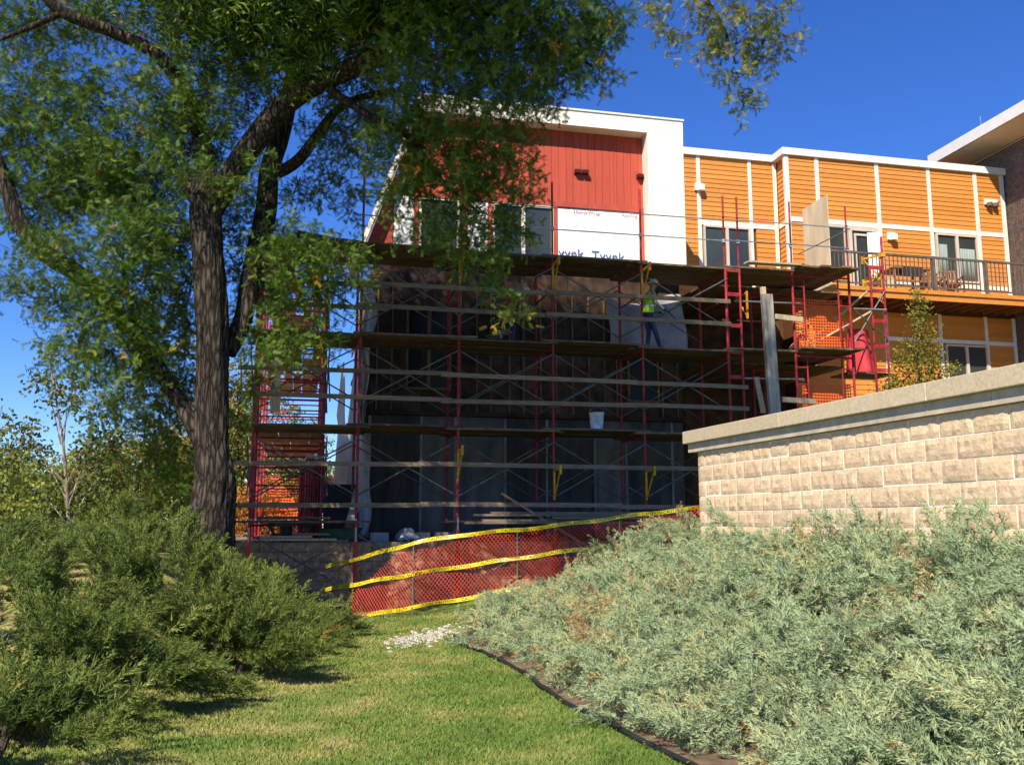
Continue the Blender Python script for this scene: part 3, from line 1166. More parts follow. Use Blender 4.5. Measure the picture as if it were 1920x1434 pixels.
# ================================================================== the dark brick block at the right
bb_ = thing('brick_building', W(23.5, 3, 1.2), 'dark brown brick building with a wide white overhanging roof at the far right', 'building')
UB = 22.5
b = MB()
b.fbox(UB, 32, -6, 14, .3, 13.42)
b.build('wall', M['brick_mortar'], bb_)
bv = MB()
bl, bh = .203, .068
zz = 4.0
j = 0
while zz < 13.35:
    vv = -2.0 + (.107 if j % 2 else 0)
    while vv < 7.6:
        d = random.uniform(.006, .012)
        bv.add([W(UB - d, vv, zz), W(UB - d, vv + bl - .014, zz), W(UB - d, vv + bl - .014, zz + bh - .015), W(UB - d, vv, zz + bh - .015),
                W(UB + .01, vv, zz), W(UB + .01, vv + bl - .014, zz), W(UB + .01, vv + bl - .014, zz + bh - .015), W(UB + .01, vv, zz + bh - .015)],
               [(0, 1, 2, 3), (0, 4, 5, 1), (3, 2, 6, 7), (1, 5, 6, 2), (0, 3, 7, 4)])
        vv += bl
    zz += bh
    j += 1
me = bpy.data.meshes.new('bricks')
me.from_pydata(bv.v, [], bv.f)
me.materials.append(M['brick'])
o = put('bricks', me, bb_)
o['kind'] = 'stuff'
b = MB()
b.fbox(21.35, 33, -8, 6.25, 13.46, 13.50)
b.build('soffit', M['soffit'], bb_)
b = MB()
b.fbox(21.3, 33, -8, 6.3, 13.503, 13.80)
b.build('roof', M['roof_white'], bb_)
b = MB()
b.fbox(21.26, 21.298, -8, 6.32, 13.47, 13.83)
b.build('roof_fascia', M['roof_white'], bb_)
b = MB()
p = W(22.0, 4.6, 13.8)
b.tube([p, p + Vector((0, 0, .18))], .035, 8)
b.tube([p + Vector((0, 0, .18)), p + Vector((-.03, 0, .75))], .009, 6)
tag(b.build('antenna', M['steel']), 'thin whip antenna standing on the white roof edge', 'antenna')

# ================================================================== the scaffold
BAY = 2.126
LIFT = 1.97
Z0 = -.287
FW = 1.52
ORD = ['first', 'second', 'third', 'fourth', 'fifth', 'sixth', 'seventh', 'eighth', 'ninth', 'tenth', 'eleventh', 'twelfth', 'thirteenth', 'fourteenth', 'fifteenth', 'sixteenth']
LEV = ['bottom', 'second', 'third', 'top']


def frame_parts(root, h=1.93, w=FW, base=0.0, ladder=False, bars=(1.18,)):
    """a red mason's frame: two legs, head bar, ladder rungs beside each leg"""
    b = MB()
    b.tube([(0, 0, base), (0, 0, h)], .030, 8)
    leg = b.mesh('leg', M['scaf_red'])
    put('leg', leg, root, (0, 0, 0))
    put('leg', leg, root, (w, 0, 0))
    b = MB()
    b.tube([(0, 0, h - .10), (w, 0, h - .10)], .024, 7)
    put('head_bar', b.mesh('head_bar', M['scaf_red']), root, (0, 0, 0))
    if ladder:
        b = MB()
        b.tube([(.30, 0, base + .25), (.30, 0, h - .06)], .02, 7)
        ip = b.mesh('inner_post', M['scaf_red'])
        put('inner_post', ip, root, (0, 0, 0))
        put('inner_post', ip, root, (w - .60, 0, 0))
        b = MB()
        b.tube([(0, 0, 0), (.30, 0, 0)], .016, 6)
        rung = b.mesh('rung', M['scaf_red'])
        z = base + .30
        while z < h - .2:
            put('rung', rung, root, (0, 0, z))
            put('rung', rung, root, (w - .30, 0, z))
            z += .42
    else:
        b = MB()
        b.tube([(0, 0, 0), (w, 0, 0)], .019, 7)
        mb_ = b.mesh('cross_bar', M['scaf_red'])
        for z in bars:
            put('cross_bar', mb_, root, (0, 0, z))
    b = MB()
    b.tube([(0, 0, -.05), (0, 0, .07)], .022, 8)
    pin = b.mesh('coupling_pin', M['steel'])
    if base < .1:
        put('coupling_pin', pin, root, (0, 0, h + .02))
        put('coupling_pin', pin, root, (w, 0, h + .02))


fr0 = thing('scaffold_section', W(0, 0, Z0), 'x', 'scaffold frame', 'red scaffold frames of the front row', ANG + PI / 2)
frame_parts(fr0)
first = True
for i in range(6):
    for k in range(4):
        lab = 'red scaffold frame at the %s lift, %s from the left in the front row' % (LEV[k], ORD[i])
        if first:
            fr0['label'] = lab
            first = False
        else:
            dup(fr0, W(BAY * i, 0, Z0 + LIFT * k), ANG + PI / 2, lab)
# side scaffold running back along the left wall
frs = thing('scaffold_section', W(-.06, 2.13, Z0), 'x', 'scaffold frame', 'red scaffold frames of the side row', ANG)
frame_parts(frs, bars=(.35, .75, 1.15, 1.55))
first = True
for r in range(1, 5):
    for k in range(4):
        lab = 'red scaffold frame, %s lift, %s row back beside the left side wall' % (LEV[k], ORD[r - 1])
        if first:
            frs['label'] = lab
            first = False
        else:
            dup(frs, W(-.06, 2.13 * r, Z0 + LIFT * k), ANG, lab)
# tower at the right end
frt = thing('scaffold_section', W(12.35, 0, Z0 + .03), 'red scaffold frame at the bottom lift of the right hand tower, near side', 'scaffold frame', 'red scaffold frames of the right tower', ANG)
frame_parts(frt, ladder=True)
for k in range(4):
    for r in range(2):
        if k + r:
            dup(frt, W(12.35, .0 + 2.13 * r, Z0 + LIFT * k + .03), ANG, 'red scaffold frame at the %s lift of the right hand tower, %s side' % (LEV[k], ['near', 'far'][r]), 'red scaffold frames of the right tower')
# narrow ladder frames: doubled end post and outermost post
nf = thing('scaffold_ladder', W(10.60, -.03, Z0), 'narrow red ladder frame at the right end of the front row, bottom lift', 'scaffold frame', 'narrow red ladder frames', ANG)
b = MB()
b.tube([(0, 0, 0), (0, 0, 1.93)], .029, 8)
lm = b.mesh('leg', M['scaf_red'])
put('leg', lm, nf, (0, 0, 0))
put('leg', lm, nf, (.36, 0, 0))
b = MB()
b.box(.0, .36, -.012, .012, 0, .09)
gm = b.mesh('gusset_plate', M['scaf_red'])
for z in (.5, 1.25, 1.84):
    put('gusset_plate', gm, nf, (0, 0, z))
for k in range(1, 5):
    if k < 4:
        dup(nf, W(10.60, -.03, Z0 + LIFT * k), ANG, 'narrow red ladder frame at the right end of the front row, %s lift' % LEV[k])
for k in (2, 3):
    dup(nf, W(14.46, -.02, Z0 + LIFT * k + .3), ANG, 'narrow red ladder frame beside the tower under the balcony, %s lift' % ['', '', 'lower', 'upper'][k])
# tall guard posts above the top deck
TOPZ = Z0 + 4 * LIFT
gp = thing('guard_post', W(BAY, -.01, TOPZ), 'x', 'guard post', 'guard posts on the top deck', 0)
b = MB()
b.tube([(0, 0, 0), (0, 0, 1.22)], .024, 8)
put('post', b.mesh('post', M['scaf_red']), gp, (0, 0, 0))
b = MB()
b.box(-.035, .035, -.035, .035, .58, .66)
put('clamp', b.mesh('clamp', M['steel']), gp, (0, 0, 0))
put('clamp', gp.children[-1].data, gp, (0, 0, .51))
for j, (uu, lab) in enumerate(((BAY, 'at the building left corner'), (BAY * 3, 'before the tall dark window'), (BAY * 4, 'before the white house wrap'), (10.60, 'left of the pair before orange wing'), (10.96, 'right of the pair before orange wing'),
                               (12.35, 'at the left of the right tower'), (13.87, 'at right of tower, by the balcony door'))):
    L_ = 'dark red guard post on the top deck ' + lab
    if j == 0:
        gp['label'] = L_
    else:
        dup(gp, W(uu, -.01, TOPZ), 0, L_)
# thin steel guard rails along the top deck
for zz, nm in ((TOPZ + .62, 'lower'), (TOPZ + 1.13, 'upper')):
    b = MB()
    b.tube([W(BAY - .1, -.03, zz), W(6.4, -.035, zz - .02), W(10.6, -.03, zz)], .014, 6)
    tag(b.build('guard_rail', M['steel']), '%s thin steel guard rail along the top deck across the red facade' % nm, 'guard rail', 'steel guard rails')
    b = MB()
    b.tube([W(10.6, -.05, zz + .01), W(12.35, -.05, zz + .03), W(13.9, -.05, zz + .03)], .014, 6)
    tag(b.build('guard_rail', M['steel']), '%s thin steel guard rail running from the doubled posts to the tower' % nm, 'guard rail', 'steel guard rails')
b = MB()
b.tube([W(12.5, -.06, TOPZ + .4), W(13.95, -.06, TOPZ + 1.15)], .014, 6)
tag(b.build('guard_brace', M['brace']), 'diagonal steel brace in the guard rail of the right tower', 'brace')

# cross braces
def brace_mesh(L, z0, z1, y):
    b = MB()
    b.tube([(0, y, z0), (L, y, z1)], .016, 6)
    return b.mesh('brace_bar', M['brace'])


cb = thing('cross_brace', W(0, -.045, Z0), 'x', 'cross brace', 'galvanised cross braces', ANG)
put('brace_bar', brace_mesh(BAY, .47, 1.66, -.004), cb, (0, 0, 0))
put('brace_bar', brace_mesh(BAY, 1.66, .47, .03), cb, (0, 0, 0))
first = True
for v_, side in ((-.05, 'front'), (FW + .05, 'rear')):
    for i in range(5):
        for k in range(4):
            if side == 'rear' and k == 0:
                continue
            lab = 'galvanised cross brace in the %s lift, %s bay from left, %s face' % (LEV[k], ORD[i], side)
            if first:
                cb['label'] = lab
                first = False
            else:
                dup(cb, W(BAY * i, v_, Z0 + LIFT * k), ANG, lab)
for r in range(0, 4):
    for k in range(1, 4):
        for uu, side in ((-.09, 'outer'), (1.52, 'inner')):
            dup(cb, W(uu, 2.13 * r + .03, Z0 + LIFT * k), ANG + PI / 2, 'galvanised cross brace of the side scaffold, %s lift, %s bay back, %s face' % (LEV[k], ORD[r], side))
b = MB()
b.tube([W(13.9, -.06, 5.9), W(14.8, -.06, 7.2)], .018, 6)
b.tube([W(13.9, -.09, 6.7), W(14.8, -.09, 6.0)], .016, 6)
tag(b.build('cross_brace', M['brace']), 'sunlit brace between the right tower and the outermost ladder frame', 'cross brace')
for zz in (6.55, 4.7):
    b = MB()
    b.tube([W(10.9, .12, zz + .25), W(12.6, .12, zz + .28)], .022, 8)
    tag(b.build('ledger_pipe', M['steel']), 'grey steel pipe between the doubled posts and tower, %s of two' % ('upper' if zz > 5 else 'lower'), 'pipe', 'grey steel pipes')
b = MB()
b.tube([W(13.9, -.1, 6.72), W(14.8, -.1, 6.74)], .02, 8)
tag(b.build('ledger_pipe', M['steel']), 'short grey pipe between tower and outermost ladder frame', 'pipe', 'grey steel pipes')

# planks
def plank_var(L, w, t, m, name='scaffold_plank', n=4):
    out = []
    for q in range(n):
        b = MB()
        s = 6
        bow = random.uniform(-.012, .012)
        for i in range(s):
            x0, x1 = L * i / s, L * (i + 1) / s
            a0, a1 = bow * math.sin(PI * i / s), bow * math.sin(PI * (i + 1) / s)
            b.hexa([(x0, 0, a0), (x1, 0, a1), (x1, w, a1), (x0, w, a0), (x0, 0, t + a0), (x1, 0, t + a1), (x1, w, t + a1), (x0, w, t + a0)])
        me = b.mesh(name, m)
        out.append(me)
    return out


PV = plank_var(2.52, .225, .042, M['plank'])
DECK = ['lowest deck', 'second deck', 'third deck', 'top deck']
for k in range(1, 5):
    for i in range(5):
        for j in range(7):
            if k == 1 and i in (1,) and j < 7:
                continue
            if k == 1 and j > 4:
                continue
            z = Z0 + LIFT * k - .085 + (.046 if i % 2 else 0) + random.uniform(0, .004)
            v_ = -.06 + .236 * j
            o = put('scaffold_plank', random.choice(PV), None, W(BAY * i - .2 + random.uniform(-.12, .12), v_, z), ANG + random.uniform(-.006, .006))
            tag(o, 'weathered scaffold plank of the %s, %s bay from left, %s from front' % (DECK[k - 1], ORD[i], ORD[j]), 'plank', 'planks of the front scaffold decks')
PW = plank_var(2.45, .225, .042, M['plank_new'])
for k in range(1, 5):
    for r in range(4):
        for j in range(6 if k > 1 else 3):
            if (k, r, j) in ((4, 0, 3), (4, 1, 2), (3, 1, 3), (4, 2, 3), (3, 0, 4), (4, 1, 4), (3, 2, 1)):
                continue
            z = Z0 + LIFT * k - .085 + (.046 if r % 2 else 0) + random.uniform(0, .004)
            o = put('scaffold_plank', random.choice(PW), None, W(.22 + .232 * j + random.uniform(-.01, .02), 1.56 + 2.0 * r + random.uniform(-.1, .1), z), ANG + PI / 2 + random.uniform(-.012, .012))
            tag(o, 'plank of the side scaffold running back, %s, %s bay back, %s from left' % (DECK[k - 1], ORD[r], ORD[j]), 'plank', 'planks of the side scaffold decks')
# connecting planks and tower decks at the right
PT = plank_var(2.25, .24, .042, M['plank'])
for k, zz in ((3, Z0 + 3 * LIFT), (4, Z0 + 4 * LIFT)):
    for j in range(6):
        o = put('scaffold_plank', random.choice(PT), None, W(10.55 + random.uniform(-.05, .05), -.05 + .25 * j, zz - .03 + random.uniform(0, .004)), ANG)
        tag(o, 'plank bridging from front scaffold to right tower, %s, %s from front' % (DECK[k - 1], ORD[j]), 'plank', 'bridging planks')
PT2 = plank_var(2.5, .25, .045, M['plank'])
for k, zz in ((3, Z0 + 3 * LIFT), (4, Z0 + 4 * LIFT), (2, Z0 + 2 * LIFT)):
    for j in range(6):
        o = put('scaffold_plank', random.choice(PT2), None, W(12.62 + .262 * j, -.35 + random.uniform(-.12, .05), zz + .02 + random.uniform(0, .004)), ANG + PI / 2)
        tag(o, 'plank of the right tower deck, %s, %s from left' % (DECK[k - 1], ORD[j]), 'plank', 'planks of the right tower')
for j in range(3):
    o = put('scaffold_plank', random.choice(PT), None, W(13.75, .05 + .26 * j, 5.15 + .0), ANG)
    o.scale = (.55, 1, 1)
    tag(o, 'short dark plank of the small deck at the outermost frame, %s from front' % ORD[j], 'plank', 'planks of the small outer deck')

PD = plank_var(3.5, .235, .045, M['plank'])
for k, zz in ((4, Z0 + 4 * LIFT), (3, Z0 + 3 * LIFT)):
    for j in range(16):
        o = put('scaffold_plank', random.choice(PD), None, W(10.95 + .242 * j, 1.46 + random.uniform(-.05, .05), zz - .085 + random.uniform(0, .004)), ANG + PI / 2)
        tag(o, 'plank of the %s laid back to the orange wing, %s from left' % (DECK[k - 1], ORD[j]), 'plank', 'planks laid back to the orange wing')

# timber guard rails on the lower decks
GR = {}
for L in (4.45, 4.1, 3.0):
    GR[L] = plank_var(L, .04, .095, M['rail_wood'], 'guard_board', 2)
for k in range(1, 4):
    for q, dz in enumerate((.50, 1.04) if k > 1 else (.24, 1.08)):
        u0 = -.35 if not (k == 3) else 2.0
        if k == 1:
            u0 = -.75
        j = 0
        while u0 < 10.4:
            L = 4.45 if u0 + 4.45 < 11.2 else 3.0
            o = put('guard_board', random.choice(GR[L]), None, W(u0, -.10 - .046 * (j % 2), Z0 + LIFT * k + dz + random.uniform(-.03, .03)), ANG)
            o.rotation_euler = (0, random.uniform(-.006, .006), ANG)
            tag(o, 'timber guard board on the %s, %s rail, %s from left' % (DECK[k - 1], ['lower', 'upper'][q], ORD[j]), 'guard board', 'timber guard boards')
            u0 += L - .25
            j += 1
# left end boards of the side scaffold
for k in range(2, 4):
    o = put('guard_board', GR[3.0][0], None, W(-.3, -.16, Z0 + LIFT * 3 + .45 + .5 * (k - 2)), ANG)
    tag(o, 'timber guard board on the third deck at the left end, %s' % ['lower', 'upper'][k - 2], 'guard board', 'timber guard boards')

# yellow side brackets
br = thing('side_bracket', W(BAY * 2, -.04, 0), 'x', 'bracket', 'yellow side brackets', ANG - PI / 2)
b = MB()
b.box(-.02, .02, -.02, .02, -.62, .06)
put('upright', b.mesh('upright', M['yellow']), br, (0, 0, 0))
b = MB()
b.bar((0.02, 0, .02), (.52, 0, .02), .04, .045)
put('arm', b.mesh('arm', M['yellow']), br, (0, 0, 0))
b = MB()
b.bar((.02, 0, -.58), (.48, 0, -.005), .03, .03)
put('strut', b.mesh('strut', M['yellow']), br, (0, 0, 0))
b = MB()
b.box(.50, .535, -.025, .025, -.10, .10)
put('end_stop', b.mesh('end_stop', M['yellow']), br, (0, 0, 0))
first = True
for uu, vv, zz, rz, lab in ((BAY, -.04, 7.32, -PI / 2, 'under the top deck on the second post from left'), (BAY * 2, -.04, 7.32, -PI / 2, 'under the top deck on the third post from left'),
                            (BAY * 3, -.04, 7.32, -PI / 2, 'under the top deck on the fourth post from left'), (BAY * 4, -.04, 7.32, -PI / 2, 'under the top deck beside the worker in lime'),
                            (BAY * 2, -.04, 3.1, -PI / 2, 'above the lowest deck, on the third post from left'), (BAY * 3, -.04, 2.72, -PI / 2, 'above the lowest deck, on the fourth post from left'),
                            (BAY * 4, -.04, 2.72, -PI / 2, 'above the lowest deck, near the pale block wall'), (14.83, .05, 8.15, PI * .62, 'on the outermost frame, upper one before the balcony'),
                            (14.83, .05, 7.55, PI * .62, 'on the outermost frame, lower one before the balcony'), (11.3, .3, 7.05, PI / 2, 'between doubled posts and the grey timber')):
    L_ = 'yellow triangular bracket ' + lab
    if first:
        br['label'] = L_
        br.location = W(uu, vv, zz)
        br.rotation_euler = (0, 0, ANG + rz)
        first = False
    else:
        dup(br, W(uu, vv, zz), ANG + rz, L_)
q = thing('outer_post', W(14.85, .02, 7.5), 'red scaffold post rising in front of the balcony door', 'scaffold post')
b = MB()
b.tube([W(14.85, .02, 7.55), W(14.85, .02, 8.62)], .034, 8)
b.build('post', M['scaf_red'], q)
b = MB()
b.fbox(14.79, 14.91, -.03, .07, 8.1, 8.2)
b.build('clamp', M['yellow'], q)

# base plates and screw jacks of the first front posts
jk = thing('screw_jack', W(0, 0, Z0), 'x', 'screw jack', 'screw jacks under the front posts', 0)
b = MB()
b.tube([(0, 0, -.35), (0, 0, .02)], .016, 7)
put('screw', b.mesh('screw', M['steel']), jk, (0, 0, 0))
b = MB()
b.box(-.075, .075, -.075, .075, -.36, -.35)
put('base_plate', b.mesh('base_plate', M['steel']), jk, (0, 0, 0))
for i in range(3):
    p = W(BAY * i, 0, 0)
    zz = Hf(p.x, p.y) + .36
    L_ = 'steel screw jack under the %s front post from left' % ORD[i]
    if i == 0:
        jk['label'] = L_
        jk.location = (p.x, p.y, zz)
    else:
        dup(jk, (p.x, p.y, zz), 0, L_)
# lower posts in front of the netting; sunlight put into their brighter red
for uu, vv, z0, z1, lab in ((0, -.10, .35, 1.50, 'at the left end of the scaffold, above the juniper'), (BAY, -.10, -.1, 1.50, 'second from left, before the block wall'),
                            (BAY * 2, -.10, .05, 1.72, 'in the middle of the netting'), (BAY * 3, -.10, .5, 1.68, 'nearest the blue junipers, behind the netting')):
    p = W(uu, vv, 0)
    t = thing('adjustable_post', W(uu, vv, z0), 'bright red adjustable leg ' + lab, 'scaffold leg', 'bright red adjustable legs')
    b = MB()
    b.tube([W(uu, vv, max(z0, Hf(p.x, p.y) - .1)), W(uu, vv, z1 - .28)], .040, 10)
    b.build('sleeve', M['post_sunlit'], t)
    b = MB()
    b.tube([W(uu, vv, z1 - .28), W(uu, vv, z1)], .024, 8)
    b.build('screw', M['steel'], t)

# boards leaning, stacked and lying about
def loose(name, a, b_, w, h, m, label, cat, up=(0, 0, 1), group=None):
    b = MB()
    b.bar(a, b_, w, h, up)
    return tag(b.build(name, M[m]), label, cat, group)


loose('timber_post', W(11.62, -.35, 1.8), W(11.47, -.35, 6.88), .26, .10, 'grey_timber', 'wide grey weathered timber standing upright between scaffold and tower', 'timber', up=V)
loose('timber_post', W(11.58, -.24, 2.0), W(11.44, -.24, 7.08), .11, .08, 'lumber', 'narrow pale timber behind the wide grey upright, its tip showing above', 'timber', up=V)
loose('board', W(11.72, -.28, 6.38), W(12.52, -.10, 6.38), .05, .12, 'lumber', 'short pale board fixed from grey timber to the tower, upper one', 'board')
loose('board', W(11.8, -.28, 4.42), W(12.75, -.10, 4.42), .05, .12, 'lumber', 'short pale board fixed from grey timber to the tower, lower one', 'board')
loose('leaning_board', W(11.35, -.2, 4.1), W(11.25, -.1, 4.95), .12, .04, 'lumber', 'short board leaning against the grey timber near the wall cap', 'board', up=V)
loose('leaning_board', W(13.0, .9, 5.80), W(14.5, .1, 6.72), .15, .04, 'lumber', 'pale board leaning behind the orange netting, lower one through the frame', 'board')
loose('leaning_board', W(13.3, .9, 6.1), W(14.5, .2, 7.25), .15, .04, 'lumber', 'pale board leaning behind the orange netting, upper one', 'board')
loose('leaning_board', W(12.75, 1.2, 5.75), W(13.45, 1.2, 6.55), .14, .04, 'lumber', 'short pale board leaning at the left behind the orange netting', 'board')
ws = [('upper', 4.55, -.30, 1.76, 9.4), ('middle', 6.2, -.42, 1.70, 10.3), ('lower', 4.3, -.52, 1.60, 8.6)]
for nm, u0, vv, zz, u1 in ws:
    for q in range(2):
        loose('loose_plank', W(u0 + q * .4, vv - .02 + .24 * q, zz + .05 * q), W(u1 - q * .8, vv + .24 * q, zz + .05 * q), .23, .045, 'rail_wood', '%s loose plank pair above the netting, %s one' % (nm, ['outer', 'inner'][q]), 'plank', group='loose planks above the netting')
loose('prop_board', W(5.15, -.25, 2.22), W(7.15, -.45, 1.0), .10, .045, 'rail_wood', 'brown board slanting down through the planks behind the caution tape', 'board')
for q, (u0, u1, zz, vv) in enumerate(((.1, 1.75, 1.255, .32), (.2, 1.25, 1.31, .42), (-.1, 2.0, 1.215, .62), (.6, 1.9, 1.36, .75))):
    loose('loose_plank', W(u0, vv, zz), W(u1, vv + .05, zz), .2, .045, 'lumber', 'sunlit loose plank on top of the retaining wall at left, %s from front' % ORD[q], 'plank', group='loose planks on the retaining wall')
for q in range(4):
    loose('loose_plank', W(.15, .1 + .24 * q, 1.70 + .0 * q), W(1.6, .1 + .24 * q, 1.70), .22, .05, 'plank', 'dark plank across the left bay of the lowest deck, %s from front' % ORD[q], 'plank', group='dark planks in the left bay')
loose('prop_timber', W(1.95, .7, 1.2), W(2.35, .95, 2.75), .20, .05, 'grey_timber', 'grey board leaning on the building corner above the retaining wall', 'board', up=V)

loose('loose_plank', W(10.95, -.42, 7.60), W(12.4, -.25, 7.66), .22, .04, 'lumber', 'sunlit pale plank lying along the front of the bridging planks', 'plank')
loose('upright_board', W(.42, -.06, 3.85), W(.40, -.06, 4.95), .20, .04, 'lumber', 'short wide board fixed upright at the left bay of the second lift', 'board', up=V)
loose('loose_plank', W(3.0, .35, 5.66), W(4.7, .30, 5.67), .2, .04, 'lumber', 'pale loose plank lying on the third deck toward the left', 'plank')
b = MB()
b.tube([W(5.0 + .16 * math.cos(q * .6) + .01 * q, .1 + .16 * math.sin(q * .6), 5.66 + .004 * q) for q in range(40)], .012, 5)
tag(b.build('rope_coil', M['rail_wood']), 'small pale coil of rope on the edge of the third deck', 'rope')
b = MB()
b.tube([W(9.2 + .8 * q / 20 + .08 * math.sin(q * .8), .9 + .1 * math.cos(q * .7), 5.67 + (.0 if q < 17 else -.25 * (q - 17))) for q in range(21)], .011, 5)
tag(b.build('power_cord', M['blackplastic']), 'black power cord lying on the third deck by the worker in lime', 'cord')

# ---- clutter on the terrace and on the decks
def bucket(name, p, m, label, s=1.0, handle=True):
    t = thing(name, p, label, 'bucket')
    b = MB()
    b.lathe([(0, 0), (.12 * s, 0), (.145 * s, .33 * s), (.155 * s, .33 * s), (.155 * s, .36 * s), (.137 * s, .36 * s), (.115 * s, .02 * s), (0, .02 * s)], 18)
    put('pail', b.mesh('pail', M[m]), t, (0, 0, 0))
    b = MB()
    b.tube([(.15 * s * math.cos(a), -.02, .34 * s + .13 * s * math.sin(a)) for a in np.linspace(0, PI, 9)], .006, 5)
    put('handle', b.mesh('handle', M['steel']), t, (0, 0, 0))
    return t


bucket('bucket', W(7.49, .35, Z0 + 2 * LIFT + .0), 'bucket', 'pale blue grey plastic bucket standing on the second deck', 1.15)
bucket('bucket', W(.72, .55, 1.2), 'blackplastic', 'dark bucket under the left bay of the lowest deck', .9)
cm = MB()
cm.box(0, .39, 0, .19, 0, .19)
cmm = cm.mesh('concrete_block', M['cmu'])
q = 0
for uu, zz in ((2.5, 1.72), (2.72, 1.72), (4.02, 1.72), (4.25, 1.72), (4.5, 1.72), (4.15, 1.2), (3.4, 1.2)):
    o = put('concrete_block', cmm, None, W(uu, .8, zz if zz > 1.5 else 1.2), ANG + PI / 2 * (q % 2) + .1)
    tag(o, 'grey concrete block %s' % ['left of a close pair near the corner', 'right of a close pair near the corner', 'left of the row of three on the terrace', 'middle of the row of three on the terrace', 'right of the row of three on the terrace', 'lying alone below the row of three', 'lying alone left of the blue bundle'][q], 'block', 'concrete blocks for the masonry')
    if zz > 1.5:
        o.location = W(uu, .8, 1.2 + .0)
    q += 1
# blue and white plastic bundle
b = MB()
for i in range(12):
    for j in range(20):
        pass
sheet('plastic_bundle', M['film'], None, lambda a, c: W(3.0 + .55 * a, .55 + .45 * c, 1.22 + .26 * math.sin(PI * a) ** .6 * math.sin(PI * c) ** .6 + .03 * math.sin(a * 21 + c * 14)), 16, 14)
tag(bpy.data.objects['plastic_bundle'], 'crumpled blue white plastic bundle on the terrace behind the second post', 'bundle')
t = thing('mortar_tub', W(1.85, .9, 1.2), 'grey green mortar tub on the terrace at the building corner', 'tub')
b = MB()
b.hexa([(-.3, -.2, 0), (.3, -.2, 0), (.3, .2, 0), (-.3, .2, 0), (-.42, -.3, .28), (.42, -.3, .28), (.42, .3, .28), (-.42, .3, .28)])
put('tub_body', b.mesh('tub_body', M['green_tub']), t, (0, 0, 0))
b = MB()
for a in range(4):
    pts = [(-.43, -.31, .28), (.43, -.31, .28), (.43, .31, .28), (-.43, .31, .28)]
    b.bar(pts[a], pts[(a + 1) % 4], .03, .02)
put('tub_rim', b.mesh('tub_rim', M['blackplastic']), t, (0, 0, 0))
t = thing('debris_bin', W(1.95, 3.2, 1.2), 'black bin standing at the back of the side scaffold', 'bin')
b = MB()
b.hexa([(-.32, -.3, 0), (.32, -.3, 0), (.32, .3, 0), (-.32, .3, 0), (-.42, -.4, 1.25), (.42, -.4, 1.25), (.42, .4, 1.25), (-.42, .4, 1.25)])
put('bin_body', b.mesh('bin_body', M['blackplastic']), t, (0, 0, 0))
b = MB()
b.box(-.44, .44, -.42, .42, 1.25, 1.30)
put('lid', b.mesh('lid', M['blackplastic']), t, (0, 0, 0))
# the stack of spare red frames standing at the far end of the side scaffold
for q in range(6):
    dup(frt, W(1.12 + .06 * q, 3.0 + .12 * q, 1.2), ANG + PI / 2 + .1, 'spare red frame leaning in the bundle inside the side scaffold, %s from front' % ORD[q], 'spare red frames')
# dark planks on their horse at the left of the terrace
sh = thing('sawhorse', W(.8, 1.6, 1.2), 'dark sawhorse on the terrace under the left bay', 'sawhorse')
b = MB()
b.bar((-.5, 0, .36), (.5, 0, .36), .09, .09)
put('beam', b.mesh('beam', M['plank']), sh, (0, 0, 0))
b = MB()
b.bar((0, 0, .34), (.08, .22, 0), .06, .03)
lg = b.mesh('leg', M['plank'])
for x, r in ((-.45, 0), (.45, 0), (-.45, PI), (.45, PI)):
    put('leg', lg, sh, (x, 0, 0), r)

# ---- plywood sheet standing on the tower
b = MB()
b.fbox(14.235, 14.253, 1.32, 2.55, 7.70, 10.13)
tag(b.build('plywood_sheet', M['ply']), 'pale plywood sheet standing upright on the right tower before the orange wing', 'plywood')
b = MB()
b.fbox(14.30, 14.318, 1.2, 2.4, 7.72, 7.95)
# ---- crimson tarp hanging on the outer frame
sheet('crimson_tarp', M['tarp'], None, lambda a, c: W(13.95 + .12 * c + (.95 - .35 * c) * a, .45 + .16 * math.sin(a * 8) * (1 - .6 * c), 5.2 + 1.15 * c), 22, 12)
tag(bpy.data.objects['crimson_tarp'], 'crimson tarp hanging below the balcony inside the outermost frame', 'tarp')


# ---- netting
def square_net(name, u0, u1, z0, z1, v, cell, m, label, parent=None, sag=.03):
    t = thing(name, W(u0, v, z0), label, 'safety netting')
    b = MB()
    nu = int((u1 - u0) / cell)
    nz = int((z1 - z0) / cell)

    def P(a, c):
        return W(u0 + (u1 - u0) * a, v + sag * math.sin(a * 5 + c * 3), z0 + (z1 - z0) * c - sag * math.sin(PI * a) * c * 1.5)
    for i in range(nu + 1):
        for j in range(nz):
            b.bar(P(i / nu, j / nz), P(i / nu, (j + 1) / nz), cell * .30, .003, up=V)
    for j in range(nz + 1):
        for i in range(nu):
            b.bar(P(i / nu, j / nz) - V * .002, P((i + 1) / nu, j / nz) - V * .002, .003, cell * .36)
    o = b.build('net', M[m], t)
    o['kind'] = 'stuff'
    return t


square_net('safety_net', 12.66, 14.02, 5.78, 7.08, .55, .07, 'mesh_orange', 'orange safety netting in the right tower above the third deck')
square_net('safety_net', 12.80, 14.1, 4.05, 4.95, .5, .07, 'mesh_orange', 'orange safety netting low in the right tower behind the wall cap')
square_net('safety_net', .1, 1.95, 1.35, 2.95, 8.6, .08, 'mesh_orange', 'bright orange safety netting at the far end of the side scaffold')

# ---- the red netting fence with three runs of caution tape
FN = [atY(610, 1108, 19.0), atY(668, 1100, 18.4), atY(775, 1080, 17.5), atY(867, 1062, 17.5), atY(965, 1046, 17.5), atY(1060, 1032, 17.55), atY(1160, 1018, 17.6), atY(1300, 1005, 17.7), atY(1400, 1000, 17.9)]
